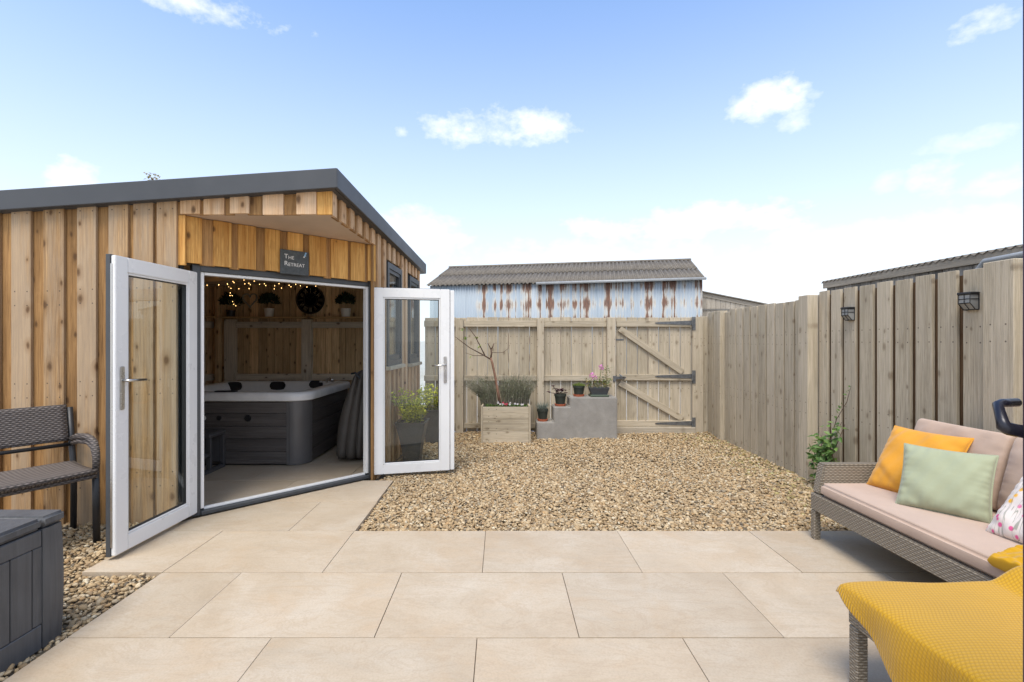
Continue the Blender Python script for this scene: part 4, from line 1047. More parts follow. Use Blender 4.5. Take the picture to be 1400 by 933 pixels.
# bare young tree
tr = thing('young_tree', 'bare young tree with forked reddish branches growing in the planter box', 'tree', (.0, 6.52, .42))
YT = 6.50
def Q(px, py, y=YT): return Vector(((px - 685) * y / 664, y, 1.3 - (py - 467) * y / 664))
mb = MB(); mb.tube([Q(684, 556), Q(680.5, 535), Q(677, 515), Q(673, 497), Q(671, 490)], [.021, .018, .016, .015, .014], 8); mb.build('trunk', M['bark'], tr, smooth=True)
def limb(pts, r0, r1, nm='branch', mat='bark_dark'):
    m = MB(); n = len(pts); m.tube(pts, [r0 + (r1 - r0) * i / (n - 1) for i in range(n)], 6); return m.build(nm, M[mat], tr, smooth=True)
limb([Q(671, 492), Q(664, 488, 6.48), Q(655, 483, 6.46), Q(642, 476, 6.44), Q(630, 467, 6.42), Q(622, 461, 6.4)], .011, .004)
limb([Q(663, 487, 6.48), Q(656, 473, 6.44), Q(650, 461, 6.41), Q(641, 449, 6.38)], .008, .004)
limb([Q(671, 491), Q(672, 484), Q(671.5, 478)], .013, .011); limb([Q(671.5, 479), Q(669, 474), Q(667, 470)], .009, .006); limb([Q(671.5, 479), Q(674, 474), Q(675.5, 470)], .009, .006)
limb([Q(672, 482.5), Q(680, 483, 6.52), Q(688, 482.5, 6.53), Q(694, 478, 6.53), Q(697, 472, 6.53)], .0045, .002)
limb([Q(660, 487, 6.48), Q(648, 487, 6.46), Q(636, 483, 6.45)], .005, .002)
lf = MB(); rnd = random.Random(4)
for (px, py, n) in ((637, 463, 12), (656, 474, 4), (633, 451, 5), (652, 461, 3), (645, 487, 3)):
    for i in range(n):
        d = Vector((rnd.uniform(-1, 1), rnd.uniform(-1, 1), rnd.uniform(-.8, .5))); lf.leaf(Q(px, py, 6.42), d, Vector((0, 0, 1)), rnd.uniform(.03, .06), rnd.uniform(.02, .03))
lf.build('foliage', M['leaf_sedum'], tr)
def lavender(label, cx, cy, z, n, lean, hmax, seed, rr=.09):
    t = thing('lavender', label, 'shrub', (cx, cy, z)); rnd = random.Random(seed); m = MB(); lf = MB(); 
    for i in range(n):
        a = rnd.uniform(0, 2 * math.pi); r0 = rnd.random() ** .5 * rr; b = Vector((cx + r0 * math.cos(a), cy + r0 * math.sin(a) * .7, z))
        L_ = hmax * rnd.uniform(.55, 1.05); d = Vector((lean + math.cos(a) * .45 * rnd.random(), math.sin(a) * .22, 1)).normalized()
        p2 = b + d * L_; p1 = b + Vector((d.x * .35, d.y * .35, d.z)) * L_ * .55
        m.tube([b, p1, p2], [.0022, .0018, .0012], 3, False)
        for q in range(10):
            f = rnd.uniform(.25, .85); p = b.lerp(p1, f / .55) if f < .55 else p1.lerp(p2, (f - .55) / .45)
            lf.leaf(p, d + Vector((rnd.uniform(-.6, .6), rnd.uniform(-.6, .6), .2)), Vector((rnd.uniform(-1, 1), rnd.uniform(-1, 1), .2)), rnd.uniform(.02, .045), .008)
    m.build('stems', M['twig'], t); lf.build('foliage', M['leaf_lav'], t); return t
lavender('grey lavender bush spilling left out of the planter box', -.16, 6.62, .42, 300, -.55, .46, 31, .11)
lavender('grey lavender bush growing in the planter box right of the little trunk', .20, 6.66, .42, 380, .10, .44, 32, .19)
rnd = random.Random(8)
FLW = [('white pansy growing at the front of the planter box', 'white_daisy', (-.02, .02, .12, .20, .27), 'small white pansies edging the planter box'), ('crimson pansy growing at the front of the planter box', 'red', (.045, .075), 'crimson pansies in the planter box')]
def bedding(label, x, y, petal, grp, seed):
    rnd = random.Random(seed); t = thing('pansy', label, 'flower', (x, y, PZ - .025), grp); lf = MB(); fl_ = MB()
    for i in range(30):
        d = Vector((rnd.uniform(-1, 1), rnd.uniform(-1, .6), rnd.uniform(.1, 1))); p = Vector((x, y, PZ - .025)) + d * rnd.uniform(0, .035); lf.leaf(p, d, Vector((0, 0, 1)), rnd.uniform(.025, .045), rnd.uniform(.014, .024))
    lf.build('foliage', M['leaf_green'], t)
    if petal:
        for k in range(2):
            c = Vector((x + rnd.uniform(-.02, .02), y - .03, PZ + rnd.uniform(.015, .05)))
            for q in range(5):
                a = 2 * math.pi * q / 5 + rnd.random(); fl_.leaf(c, Vector((math.cos(a), -.25, math.sin(a))), Vector((0, -1, 0)), .016, .014)
        fl_.build('petals', M[petal], t)
for (lab, mt_, xs, gname) in FLW:
    for i, xx in enumerate(xs): bedding(lab, xx, 6.33 + .02 * (i % 2), mt_, gname, 50 + i)
for i, xx in enumerate((-.18, -.14, -.09, .10, .15, .24, .31)): bedding('leafy green bedding plant at the front of the planter box', xx, 6.34, None, 'green bedding plants in the planter box', 80 + i)

# stepped rendered block with pots
sb = MB(); SY0, SY1 = 6.49, 6.80
prof = [(.479, -.05), (1.556, -.05), (1.556, .547), (.919, .547), (.919, .42), (.704, .42), (.704, .215), (.479, .215)]
sb.prism([(x, 0, z) for x, z in prof], (0, SY0, 0), (0, SY1, 0)); sbo = sb.build('stepped_block', M['concrete'], bev=.012, seg=3)
tag(sbo, 'grey rendered stepped block standing against the back fence', 'steps')
def yard_pot(label, x, y, z, r, h, leafm, kind, seed):
    t = thing('flower_pot', label, 'pot', (x, y, z)); rnd = random.Random(seed)
    p = MB(); p.lathe([(.001, .0), (r * .85, .0), (r * .95, .028), (r * .80, .028), (r * .78, .012), (.001, .012)], (x, y, z + .001), 20); p.build('saucer', M['terra'], t, angle=40)
    p = MB(); p.lathe([(.001, .014), (r * .72, .014), (r * .92, h * .80), (r, h * .80), (r, h), (r * .9, h), (r * .88, h * .9), (.001, h * .9)], (x, y, z), 20); p.build('pot', M['potblack'], t, angle=40)
    p = MB(); p.lathe([(.001, h * .9), (r * .86, h * .9), (r * .86, h * .93), (.001, h * .95)], (x, y, z + .001), 16); p.build('soil', M['soil'], t)
    f = MB(); top = Vector((x, y, z + h * .93))
    if kind == 'wire':
        for i in range(130):
            a = rnd.uniform(0, 2 * math.pi); d = Vector((math.cos(a) * rnd.uniform(.1, .9), math.sin(a) * rnd.uniform(.1, .9), 1)); L_ = rnd.uniform(.06, .13); p = top + Vector((math.cos(a), math.sin(a), 0)) * rnd.uniform(0, r * .7)
            f.leaf(p, d, Vector((rnd.uniform(-1, 1), rnd.uniform(-1, 1), 0)), L_, .006)
    elif kind == 'rosette':
        for i in range(34):
            a = rnd.uniform(0, 2 * math.pi); rr = rnd.uniform(.0, r * 1.1); c = top + Vector((rr * math.cos(a), rr * math.sin(a), rnd.uniform(.015, .075)))
            for q in range(9):
                b = 2 * math.pi * q / 9; f.leaf(c, Vector((math.cos(b), math.sin(b), .55)), Vector((0, 0, 1)), rnd.uniform(.022, .034), .017)
        for (dx, dz) in ((-.16, .03), (-.10, .11)):
            c = top + Vector((dx, -.01, dz)); f.tube([top, c], .004, 4)
            for q in range(12): b = 2 * math.pi * q / 9; f.leaf(c, Vector((math.cos(b), math.sin(b), .3 + .3 * (q % 2))), Vector((0, 0, 1)), .035, .02)
    elif kind == 'sedum':
        for i in range(420):
            a = rnd.uniform(0, 2 * math.pi); rr = r * rnd.random() ** .5 * 1.02; c = top + Vector((rr * math.cos(a), rr * math.sin(a), rnd.uniform(0, .045) * (1.2 - rr / r)))
            f.leaf(c, Vector((rnd.uniform(-1, 1), rnd.uniform(-1, 1), 1)), Vector((1, 0, 0)), .018, .009)
    f.build('foliage', leafm, t); return t
yard_pot('black pot with thin silvery stems on the lowest step of the block', .565, 6.60, .215, .078, .165, M['leaf_grey'], 'wire', 1)
yard_pot('black pot with plum-coloured rosettes on the middle step of the block', .805, 6.60, .42, .083, .165, M['leaf_plum'], 'rosette', 2)
yard_pot('black pot of low green sedum on the top of the block', 1.06, 6.62, .547, .082, .15, M['leaf_sedum'], 'sedum', 3)
tg = thing('flower_trough', 'dark trough with pink flowers on top of the block', 'trough', (1.33, 6.62, .547))
mb = MB(); vs = []
for (w_, d_, z_) in ((.10, .06, .014), (.135, .085, .125), (.125, .075, .125), (.12, .07, .10)): vs += [(1.33 - w_, 6.62 - d_, .547 + z_), (1.33 + w_, 6.62 - d_, .547 + z_), (1.33 + w_, 6.62 + d_, .547 + z_), (1.33 - w_, 6.62 + d_, .547 + z_)]
mb.add(vs, [(i * 4 + k, i * 4 + (k + 1) % 4, (i + 1) * 4 + (k + 1) % 4, (i + 1) * 4 + k) for i in range(3) for k in range(4)] + [(3, 2, 1, 0), (12, 13, 14, 15)]); mb.build('pot', M['planter'], tg, bev=.004, seg=1)
block('drip_tray', (1.205, 6.525, .548), (1.455, 6.715, .575), plain('green_tray', (.06, .085, .055), .5), tg, .006)
rnd = random.Random(17); f = MB(); f2 = MB(); f3 = MB(); f4 = MB()
for i in range(300):
    p = Vector((1.33 + rnd.uniform(-.19, .17), 6.62 + rnd.uniform(-.08, .07), .66 + rnd.random() ** 1.3 * .13)); d = Vector((rnd.uniform(-1, 1), rnd.uniform(-1, 1), rnd.uniform(-.1, 1)))
    (f if rnd.random() < .65 else f2).leaf(p, d, Vector((0, 0, 1)), rnd.uniform(.02, .042), rnd.uniform(.009, .016))
for i in range(110):
    p = Vector((1.43 + rnd.uniform(-.06, .07), 6.64 + rnd.uniform(-.05, .05), .70 + rnd.random() * .24)); f2.leaf(p, Vector((rnd.uniform(-1, 1), rnd.uniform(-1, 1), rnd.uniform(0, 1))), Vector((0, 0, 1)), .035, .014)
for (cx, cz, n) in ((1.355, .935, 60), (1.23, .83, 50), (1.27, .80, 26)):
    f4.tube([(1.33, 6.62, .66), (cx, 6.58, cz - .02)], .003, 4); f3 = MB()
    for i in range(n):
        d = Vector((rnd.uniform(-1, 1), rnd.uniform(-1, .6), rnd.uniform(-.5, 1))).normalized(); f3.leaf(Vector((cx, 6.58, cz)) + d * rnd.uniform(.008, .034), d, Vector((0, 0, 1)), .024, .014)
    f3.build('flower_head', M['pink'], tg)
f.build('foliage', M['leaf_olive'], tg); f2.build('foliage', M['leaf_green'], tg); f4.build('stems', M['leaf_green'], tg)

# climber at the side fence
cl = thing('climbing_plant', 'leafy green climber growing up the fence behind the sofa arm', 'plant', (2.86, 4.25, -.02)); rnd = random.Random(77)
stm = MB(); lf = MB()
for k in range(11):
    y0 = 4.25 + rnd.uniform(-.12, .12); H = rnd.uniform(.35, .66); pts = [Vector((2.88, 4.25 + (y0 - 4.25) * .3, -.03)), Vector((2.87 + rnd.uniform(-.07, .05), y0, H * .5)), Vector((2.90 + rnd.uniform(-.10, .05), y0 + rnd.uniform(-.13, .13), H))]
    stm.tube(pts, [.006, .004, .002], 5)
    for q in range(34):
        fz = rnd.uniform(.1, 1); p = pts[0].lerp(pts[1], fz * 2) if fz < .5 else pts[1].lerp(pts[2], fz * 2 - 1)
        p = p + Vector((rnd.uniform(-.06, .02), rnd.uniform(-.07, .07), rnd.uniform(-.04, .04))); lf.leaf(p, Vector((rnd.uniform(-1, .3), rnd.uniform(-1, 1), rnd.uniform(-.6, .5))), Vector((-.6, rnd.uniform(-.4, .4), 1)), rnd.uniform(.04, .075), rnd.uniform(.03, .05))
pts = [Vector((2.88, 4.30, .3)), Vector((2.90, 4.20, .62)), Vector((2.94, 4.13, .78)), Vector((2.955, 4.10, .92))]
stm.tube(pts, [.004, .003, .0025, .0015], 5)
for q in range(16):
    p = pts[1].lerp(pts[3], rnd.random()); lf.leaf(p, Vector((-.5, rnd.uniform(-1, 1), rnd.uniform(-.3, .8))), Vector((-1, 0, .6)), rnd.uniform(.02, .04), .016)
stm.build('stems', M['bark_dark'], cl); lf.build('foliage', M['leaf_vine'], cl)

# ------------------------------------------------------------------ sofa with cushions
sofa = thing('garden_sofa', 'long grey wicker garden sofa along the side fence', 'sofa', (2.44, 2.28, 0))
QX0, QX1, QY0, QY1 = 2.05, 2.84, 1.34, 3.22
for (xx, yy) in ((QX0 + .022, QY1 - .022), (QX1 - .022, QY1 - .022), (QX0 + .022, QY0 + .022), (QX1 - .022, QY0 + .022)):
    block('leg', (xx - .021, yy - .021, .0015), (xx + .021, yy + .021, .189), M['wicker'], sofa, .005)
block('seat_rail', (QX0, QY0 + .0, .19), (QX0 + .05, QY1, .30), M['wicker'], sofa, .006)
block('seat_rail', (QX1 - .05, QY0, .19), (QX1, QY1, .30), M['wicker'], sofa, .006)
block('seat_rail', (QX0 + .052, QY1 - .05, .19), (QX1 - .052, QY1, .298), M['wicker'], sofa, .006); block('seat_rail', (QX0 + .052, QY0, .19), (QX1 - .052, QY0 + .05, .298), M['wicker'], sofa, .006)
block('seat_deck', (QX0 + .052, QY0 + .052, .25), (QX1 - .052, QY1 - .052, .285), M['black'], sofa)
for (y0, y1) in ((QY1 - .075, QY1), (QY0, QY0 + .075)):
    mb = MB(); mb.prism([(QX0 + .01, 0, .301), (QX1 - .056, 0, .301), (QX1 - .056, 0, .50), (QX0 + .045, 0, .50)], (0, y0, 0), (0, y1, 0)); mb.build('arm', M['wicker'], sofa, bev=.010, seg=2)
mb = MB(); mb.prism([(QX1 - .054, 0, .301), (QX1, 0, .301), (QX1 + .05, 0, .63), (QX1 + .01, 0, .63)], (0, QY0, 0), (0, QY1, 0)); mb.build('back', M['wicker'], sofa, bev=.01)

def pillow(name, w, h, t, M4, mat, seed, label, cat='cushion', n=44, pinch=.10, box=0.0, wr=.006, group=None, piping=None):
    rnd = np.random.default_rng(seed); vs = []; fs = []
    ph = rnd.uniform(0, 6, 8)
    def pos(u, v, s):
        a, b = abs(u), abs(v)
        x = u * w / 2 * (1 - pinch * (1 - b ** 2) * a ** 2 * .6); z = v * h / 2 * (1 - pinch * (1 - a ** 2) * b ** 2 * .6)
        e = max(0, (1 - a ** 2.4)) * max(0, (1 - b ** 2.4)); th = t / 2 * e ** (.42 if not box else .2)
        wv = wr * (math.sin(7 * u + 3 * v + ph[0]) * math.sin(4 * v - 2 * u + ph[1]) + .7 * math.sin(13 * u * v + ph[2]) + .5 * math.sin(17 * u - 9 * v + ph[3])) * min(1, e * 3)
        crease = -.010 * max(0, 1 - abs(u * .7 + v * .9 + .9) * 6) * (e ** .3) if wr > .004 else 0
        wv += .0042 * (math.sin(34 * u + ph[4] + 3 * math.sin(5 * u)) * math.exp(-(1 - b) * 6) + math.sin(31 * v + ph[5] + 3 * math.sin(4 * v)) * math.exp(-(1 - a) * 6)) * min(1, e * 12) * (1 if wr > .0035 else .4)
        return (x, -s * (th + box / 2 * min(1, e * 40)) + (-s) * (wv + crease) * (1 if s > 0 else .5), z)
    gr = np.linspace(-1, 1, n + 1); gr = np.sign(gr) * (1 - (1 - np.abs(gr)) ** 1.35)
    for s in (1, -1):
        base = len(vs)
        for j in range(n + 1):
            for i in range(n + 1): vs.append(pos(gr[i], gr[j], s))
        for j in range(n):
            for i in range(n):
                q = (base + j * (n + 1) + i, base + j * (n + 1) + i + 1, base + (j + 1) * (n + 1) + i + 1, base + (j + 1) * (n + 1) + i); fs.append(q if s > 0 else q[::-1])
    me = bpy.data.meshes.new(name); me.from_pydata(vs, [], fs); bm = bmesh.new(); bm.from_mesh(me); bmesh.ops.remove_doubles(bm, verts=bm.verts, dist=.0008); bmesh.ops.recalc_face_normals(bm, faces=bm.faces); bm.to_mesh(me); bm.free()
    me.materials.append(mat); me.polygons.foreach_set('use_smooth', [True] * len(me.polygons))
    o = place(bpy.data.objects.new(name, me), None, M4); tag(o, label, cat, group)
    md = o.modifiers.new('s', 'SUBSURF'); md.levels = md.render_levels = 1
    if piping:
        mb = MB(); per = [(u, -1) for u in gr] + [(1, v) for v in gr[1:]] + [(u, 1) for u in gr[::-1][1:]] + [(-1, v) for v in gr[::-1][1:]]
        mb.tube([M4 @ Vector((pos(u, v, 1)[0], 0, pos(u, v, 1)[2])) for u, v in per], .0045, 6, False); mb.build('piping', piping, o, smooth=True)
    return o
def lean(bl, wdir, w, h, theta, up0=.0, roll=0):
    """matrix of a cushion whose lower left corner is bl, width along wdir, leaning back by theta"""
    wd = Vector((*wdir, 0)).normalized(); bk = Vector((-wd.y, wd.x, 0)); zz = bk * math.sin(theta) + Vector((0, 0, math.cos(theta))); yy = zz.cross(wd)
    m = Matrix((wd, yy, zz)).transposed().to_4x4(); m = m @ Matrix.Rotation(roll, 4, 'Y'); m.translation = Vector(bl) + wd * w / 2 + zz * h / 2; return m
SZT = .386
sc = MB(); sc.box((QX0 + .005, QY0 + .08, .302), (QX1 - .06, QY1 - .08, SZT)); 
sco = sc.build('seat_cushion', M['rose'], bev=.020, seg=4, smooth=True); sco.modifiers.new('wn', 'WEIGHTED_NORMAL'); tag(sco, 'long dusty pink seat cushion on the wicker sofa', 'cushion')
# front edge of the seat cushion comes forward to the arm front
for i, (yb, lab) in enumerate(((2.88, 'dusty pink back cushion at the end of the sofa behind the mustard cushion'), (2.28, 'dusty pink back cushion in the middle of the sofa behind the floral cushion'), (1.68, 'dusty pink back cushion at the house end of the sofa'))):
    m = lean((2.655, yb + .30, SZT + .003), (0, -1), .60, .42, R(15)); pillow('back_cushion', .595, .42, .13, m, M['rose'], 40 + i, lab, pinch=.03, box=.03, wr=.003)
pillow('throw_cushion', .43, .44, .15, lean((2.335, 3.105, SZT - .008), (.25, -.97), .43, .44, R(33)), M['mustard'], 3, 'mustard yellow throw cushion leaning by the sofa arm', wr=.0045, piping=M['mustard'])
pillow('throw_cushion', .385, .365, .15, lean((2.222, 2.735, SZT - .008), (.222, -.295), .385, .365, R(28)), M['sage'], 4, 'sage green throw cushion in the middle of the sofa', wr=.004, piping=M['sage'])
pillow('throw_cushion', .40, .35, .13, lean((2.335, 2.345, SZT - .008), (.03, -1), .40, .35, R(36)), M['floral'], 5, 'white floral throw cushion with pink blossoms on the sofa', wr=.004)

# footstool with knitted throw
ft = thing('footstool', 'grey wicker footstool under the mustard throw', 'footstool', (1.66, 1.5, 0))
OX0, OX1, OY0, OY1 = 1.32, 2.0, 1.12, 1.848
for (xx, yy) in ((OX0 + .023, OY1 - .023), (OX1 - .023, OY1 - .023), (OX0 + .023, OY0 + .023), (OX1 - .023, OY0 + .023)): block('leg', (xx - .022, yy - .022, .0015), (xx + .022, yy + .022, .228), M['wicker'], ft, .005)
for (lo, hi) in (((OX0, OY0 + .05, .23), (OX0 + .045, OY1 - .05, .30)), ((OX1 - .045, OY0 + .05, .23), (OX1, OY1 - .05, .30)), ((OX0, OY1 - .048, .23), (OX1, OY1, .30)), ((OX0, OY0, .23), (OX1, OY0 + .048, .30))): block('seat_rail', lo, hi, M['wicker'], ft, .005)
mb = MB(); mb.box((OX0 + .004, OY0 + .004, .302), (OX1 - .004, OY1 - .004, .360)); mb.build('pad', M['rose'], ft, bev=.018, seg=3, angle=60)
def throw():
    NU, NV = 150, 120; vs = []; uv = []
    for j in range(NV + 1):
        v = j / NV; Y = 1.878 - v * .80                      # from the far edge towards the camera
        drop = .020 + .30 * max(0, min(1, (v * .80) / .55)) ** 1.0 + .006 * math.sin(v * 21)
        Lt = .74 + drop
        for i in range(NU + 1):
            a = i / NU * (.70 + drop)                         # arc length from the hem
            if a < drop:                                       # hanging side
                q = drop - a; X = OX0 - .014 - .022 * (1 - math.exp(-q * 14)) - .010 * math.sin(v * 17 + 1) * min(1, q * 10); Z = .364 - q * (.92 - .25 * math.exp(-q * 20))
            else:
                q = a - drop; X = OX0 - .014 + q; Z = .364 + .010 * (1 - math.exp(-q * 40)) + .004 * math.sin(q * 13 + v * 5) * math.sin(v * 9 + q * 4)
                r_ = max(0, (q - .56) / .14)
                Z += .062 * r_ * r_ * (3 - 2 * min(1, r_)) if r_ < 1 else .062
            # fold over the far edge
            if v < .02: Z -= (1 - v / .02) * .018
            vs.append((X, Y, Z)); uv.append((a, v * .80))
    fs = [(j * (NU + 1) + i, j * (NU + 1) + i + 1, (j + 1) * (NU + 1) + i + 1, (j + 1) * (NU + 1) + i) for j in range(NV) for i in range(NU)]
    me = bpy.data.meshes.new('throw_blanket'); me.from_pydata(vs, [], fs); ul = me.uv_layers.new(name='UVMap')
    ul.data.foreach_set('uv', [c for l in me.loops for c in uv[l.vertex_index]])
    me.materials.append(M['knit']); me.polygons.foreach_set('use_smooth', [True] * len(me.polygons))
    bm = bmesh.new(); bm.from_mesh(me); bmesh.ops.recalc_face_normals(bm, faces=bm.faces); bm.to_mesh(me); bm.free()
    o = place(bpy.data.objects.new('throw_blanket', me)); md = o.modifiers.new('thick', 'SOLIDIFY'); md.thickness = .009; md.offset = 0
    tag(o, 'mustard knitted throw draped over the footstool', 'blanket')
throw()
pillow('folded_throw', .30, .20, .05, lean((2.02, 2.02, SZT + .003), (.25, -1), .30, .20, R(82)), M['knit'], 9, 'mustard throw end bunched on the front of the sofa seat', 'blanket', wr=.006, pinch=.05, box=.02)

# ------------------------------------------------------------------ wicker bench and storage box
bn = thing('garden_bench', 'dark wicker garden bench with curved arm against the shed front', 'bench', (-3.0, 3.0, -.02))
bf_ = Vector((.84, -.54, 0)).normalized(); ba = Vector((-bf_.y * -1 * -1, 0, 0)); ba = Vector((-.54, -.84, 0)).normalized()
F0 = Vector((-2.655, 3.19, 0)); BL = 1.05; BD = .42
def bp(along, back, z): p = F0 + ba * along - bf_ * back; return Vector((p.x, p.y, z))
for al in (.0, BL):
    mb = MB(); mb.tube([bp(al, 0.0, -.022), bp(al, .012, .25), bp(al, .018, .46)], .021, 10); mb.build('leg', M['bench_metal'], bn, smooth=True)
    mb = MB(); mb.tube([bp(al, BD, -.022), bp(al, BD - .01, .40), bp(al, BD + .03, .55), bp(al, BD + .075, .83)], .019, 10); mb.build('leg', M['bench_metal'], bn, smooth=True)
    for off, zz in ((0, 0), (.0, -.035)):
        s_ = .9 if zz else 1.0
        pts = [bp(al, BD + .03, .61 + zz)] + [bp(al, BD * (.86 - .1 * i) + .02, .640 + zz + .012 * math.sin(i)) for i in range(0)] + [bp(al, BD * .78, .642 + zz), bp(al, BD * .5, .650 + zz), bp(al, .16, .655 + zz), bp(al, .10 + .02 * (zz < 0), .648 + zz), bp(al, .045 + .02 * (zz < 0), .630 + zz), bp(al, .012 + .03 * (zz < 0), .585 + zz * .7), bp(al, .006 + .02 * (zz < 0), .53), bp(al, .014 + .012 * (zz < 0), .455)]
        mb = MB(); mb.tube(pts, .021 if not zz else .016, 10); mb.build('arm', M['wicker_dark'], bn, smooth=True)
# seat: curved front edge
def sheet(fn, nu, nv, th_, name, mat):
    vs = [fn(i / nu, j / nv) for j in range(nv + 1) for i in range(nu + 1)]
    up = [(v[0], v[1], v[2]) for v in vs]
    m = MB(); m.add(up, [(j * (nu + 1) + i, j * (nu + 1) + i + 1, (j + 1) * (nu + 1) + i + 1, (j + 1) * (nu + 1) + i) for j in range(nv) for i in range(nu)])
    o = m.build(name, mat, bn, smooth=True); md = o.modifiers.new('t', 'SOLIDIFY'); md.thickness = th_; md.offset = 0; return o
sheet(lambda u, v: bp(-.0 + u * BL, BD - v * (BD + .015 + .05 * math.sin(math.pi * u)), .452 - .012 * math.sin(math.pi * v) - .014 * (v > .93)), 24, 14, .020, 'seat', M['wicker_dark_flat'])
mb = MB(); mb.tube([bp(.0 + BL * i / 16, -.012 - .048 * math.sin(math.pi * i / 16), .452) for i in range(17)], .014, 8); mb.build('seat_edge', M['wicker_dark'], bn, smooth=True)
mb = MB(); mb.tube([bp(.0 + BL * i / 16, .0 - .035 * math.sin(math.pi * i / 16), .415) for i in range(17)], .014, 8); mb.build('front_rail', M['wicker_dark'], bn, smooth=True)
sheet(lambda u, v: bp(.02 + u * (BL - .04) , BD + .03 + .05 * v + .02 * math.sin(math.pi * u), .60 + v * .25), 24, 10, .026, 'backrest', M['wicker_dark'])
mb = MB(); mb.tube([bp(.0, BD + .02, .575), bp(BL / 2, BD + .04, .575), bp(BL, BD + .02, .575)], .013, 8); mb.build('back_rail', M['bench_metal'], bn, smooth=True)

sbx = thing('storage_box', 'dark grey resin garden storage box with wood grain panels', 'storage box', (-2.2, 1.65, -.02))
BX0, BX1, BY0, BY1 = -2.48, -1.975, 1.10, 2.20; BH = .49
mb = MB(); mb.box((BX0 + .02, BY0 + .02, -.022), (BX1 - .014, BY1 - .02, BH)); mb.build('inner_shell', M['black'], sbx)
yb = BY0 + .115
while yb < BY1 - .13:
    plank('panel', (BX1 - .006, yb + .0462, .085), (BX1 - .006, yb + .0462, .418), .0885, .014, (1, 0, 0), M['resin'], sbx, .003); yb += .0925
for (y0, y1) in ((BY0 + .112, BY1 - .114),):
    mb = MB(); mb.prism([(BX1 - .012, 0, .42), (BX1 + .003, 0, .42), (BX1 + .002, 0, BH - .002), (BX1 - .012, 0, BH - .002)], (0, y0, 0), (0, y1, 0)); mb.build('top_rail', M['resin'], sbx, bev=.003, seg=1)
    mb = MB(); mb.prism([(BX1 - .012, 0, -.022), (BX1 + .004, 0, -.022), (BX1 + .003, 0, .083), (BX1 - .012, 0, .083)], (0, y0, 0), (0, y1, 0)); mb.build('base_rail', M['resin'], sbx, bev=.003, seg=1)
for (y0, y1) in ((BY1 - .112, BY1), (BY0, BY0 + .11)):
    mb = MB(); n = 14; ring = []
    for j in range(n + 1):
        f = j / n; z = -.022 + (BH + .02) * f; bul = .010 * math.sin(math.pi * f) ** .8
        far = 1 if y0 > 1.5 else -1
        ya, yb_ = (y0, y1 + bul * .4) if far > 0 else (y0 - bul * .4, y1)
        ring += [(BX1 - .05, ya, z), (BX1 + .004 + bul * .25, ya, z), (BX1 + .002 + bul, (ya + yb_) / 2 + .0, z), (BX1 - .008 + bul * .8, yb_ - .01, z), (BX1 - .05, yb_, z)]
    mb.add(ring, [(j * 5 + k, j * 5 + (k + 1) % 5, (j + 1) * 5 + (k + 1) % 5, (j + 1) * 5 + k) for j in range(n) for k in range(5)] + [(4, 3, 2, 1, 0), tuple(range(n * 5, n * 5 + 5))]); mb.build('corner_post', M['resin'], sbx, angle=35)
for (lo, hi) in (((BX0, BY0, BH + .003), (BX1 + .006, BY1 - .112, BH + .05)), ((BX0, BY1 - .110, BH + .003), (BX1 + .004, BY1 + .002, BH + .05))):
    mb = MB(); mb.box(lo, hi); mb.build('lid', M['resin'], sbx, bev=.012, seg=3, angle=50)

# ------------------------------------------------------------------ open house door at the right edge
hd = thing('house_door', 'dark edge of the open house door with a black lever handle', 'door', (1.05, .5, 0))
block('leaf', (1.022, .10, .01), (1.075, .955, 2.1), M['door_dark'], hd, .004)
mb = MB(); hz = 1.13
mb.tube([(1.026, .935, 1.122), (.985, .93, 1.129), (.966, .925, 1.133), (.957, .925, 1.138), (.960, .93, 1.147), (.970, .945, 1.164), (.980, .958, 1.174), (.992, .962, 1.177), (1.026, .965, 1.178)], [.0125, .0125, .0125, .0115, .0095, .0085, .0085, .0085, .0085], 12); mb.build('handle', M['handle_black'], hd, smooth=True)

# ------------------------------------------------------------------ barn and sheds beyond the fences
barn = thing('barn', 'old corrugated barn with rust-streaked blue walls and grey ridged roof', 'barn', (2.2, 18.2, 0))
A = Vector((-2.62, 17.9, 0)); B = Vector((6.6, 16.0, 0)); fd = (B - A).normalized(); bk = Vector((-fd.y, fd.x, 0)); BLn = (B - A).length
EZ, RZ, RD = 3.34, 4.37, 2.75
def corr(o, du, dv, L_, H, pitch, amp, nrm, name, mat, parent, per=8):
    n = max(4, int(L_ / pitch * per)); vs = []
    for j in range(2):
        for i in range(n + 1):
            s_ = L_ * i / n; vs.append(o + du * s_ + dv * (H * j) + nrm * (amp * math.sin(2 * math.pi * s_ / pitch)))
    m = MB(); m.add(vs, [(i, i + 1, n + 2 + i, n + 1 + i) for i in range(n)]); ob = m.build(name, mat, parent, smooth=True)
    md = ob.modifiers.new('t', 'SOLIDIFY'); md.thickness = .006; return ob
wall_core = MB(); wall_core.prism([A + bk * .08, B + bk * .08 , B + bk * (2 * RD - .08), A + bk * (2 * RD - .08)], (0, 0, -.06), (0, 0, EZ - .03)); wall_core = wall_core.build('wall', M['old_wood'], barn)
nsh = 14; w = BLn / nsh; Zv = Vector((0, 0, 1))
for i in range(nsh): corr(A + fd * (w * i) + Vector((0, 0, -.05)) - bk * (.008 * (i % 2)), fd, Zv, w + .03, EZ + .04, .095, .013, -bk, 'wall_sheet', M['rust'], barn, 6)
gab = MB(); gab.prism([A + Vector((0, 0, EZ - .028)), A + bk * RD + Vector((0, 0, RZ - .06)), A + bk * 2 * RD + Vector((0, 0, EZ - .028))], fd * .10, fd * (BLn - .10)); gab.build('gable', M['rust'], barn)
up = (bk * RD + Zv * (RZ - EZ)); LS = up.length; up.normalize(); nr = up.cross(fd) * -1
rs = 15; w = (BLn + .24) / rs
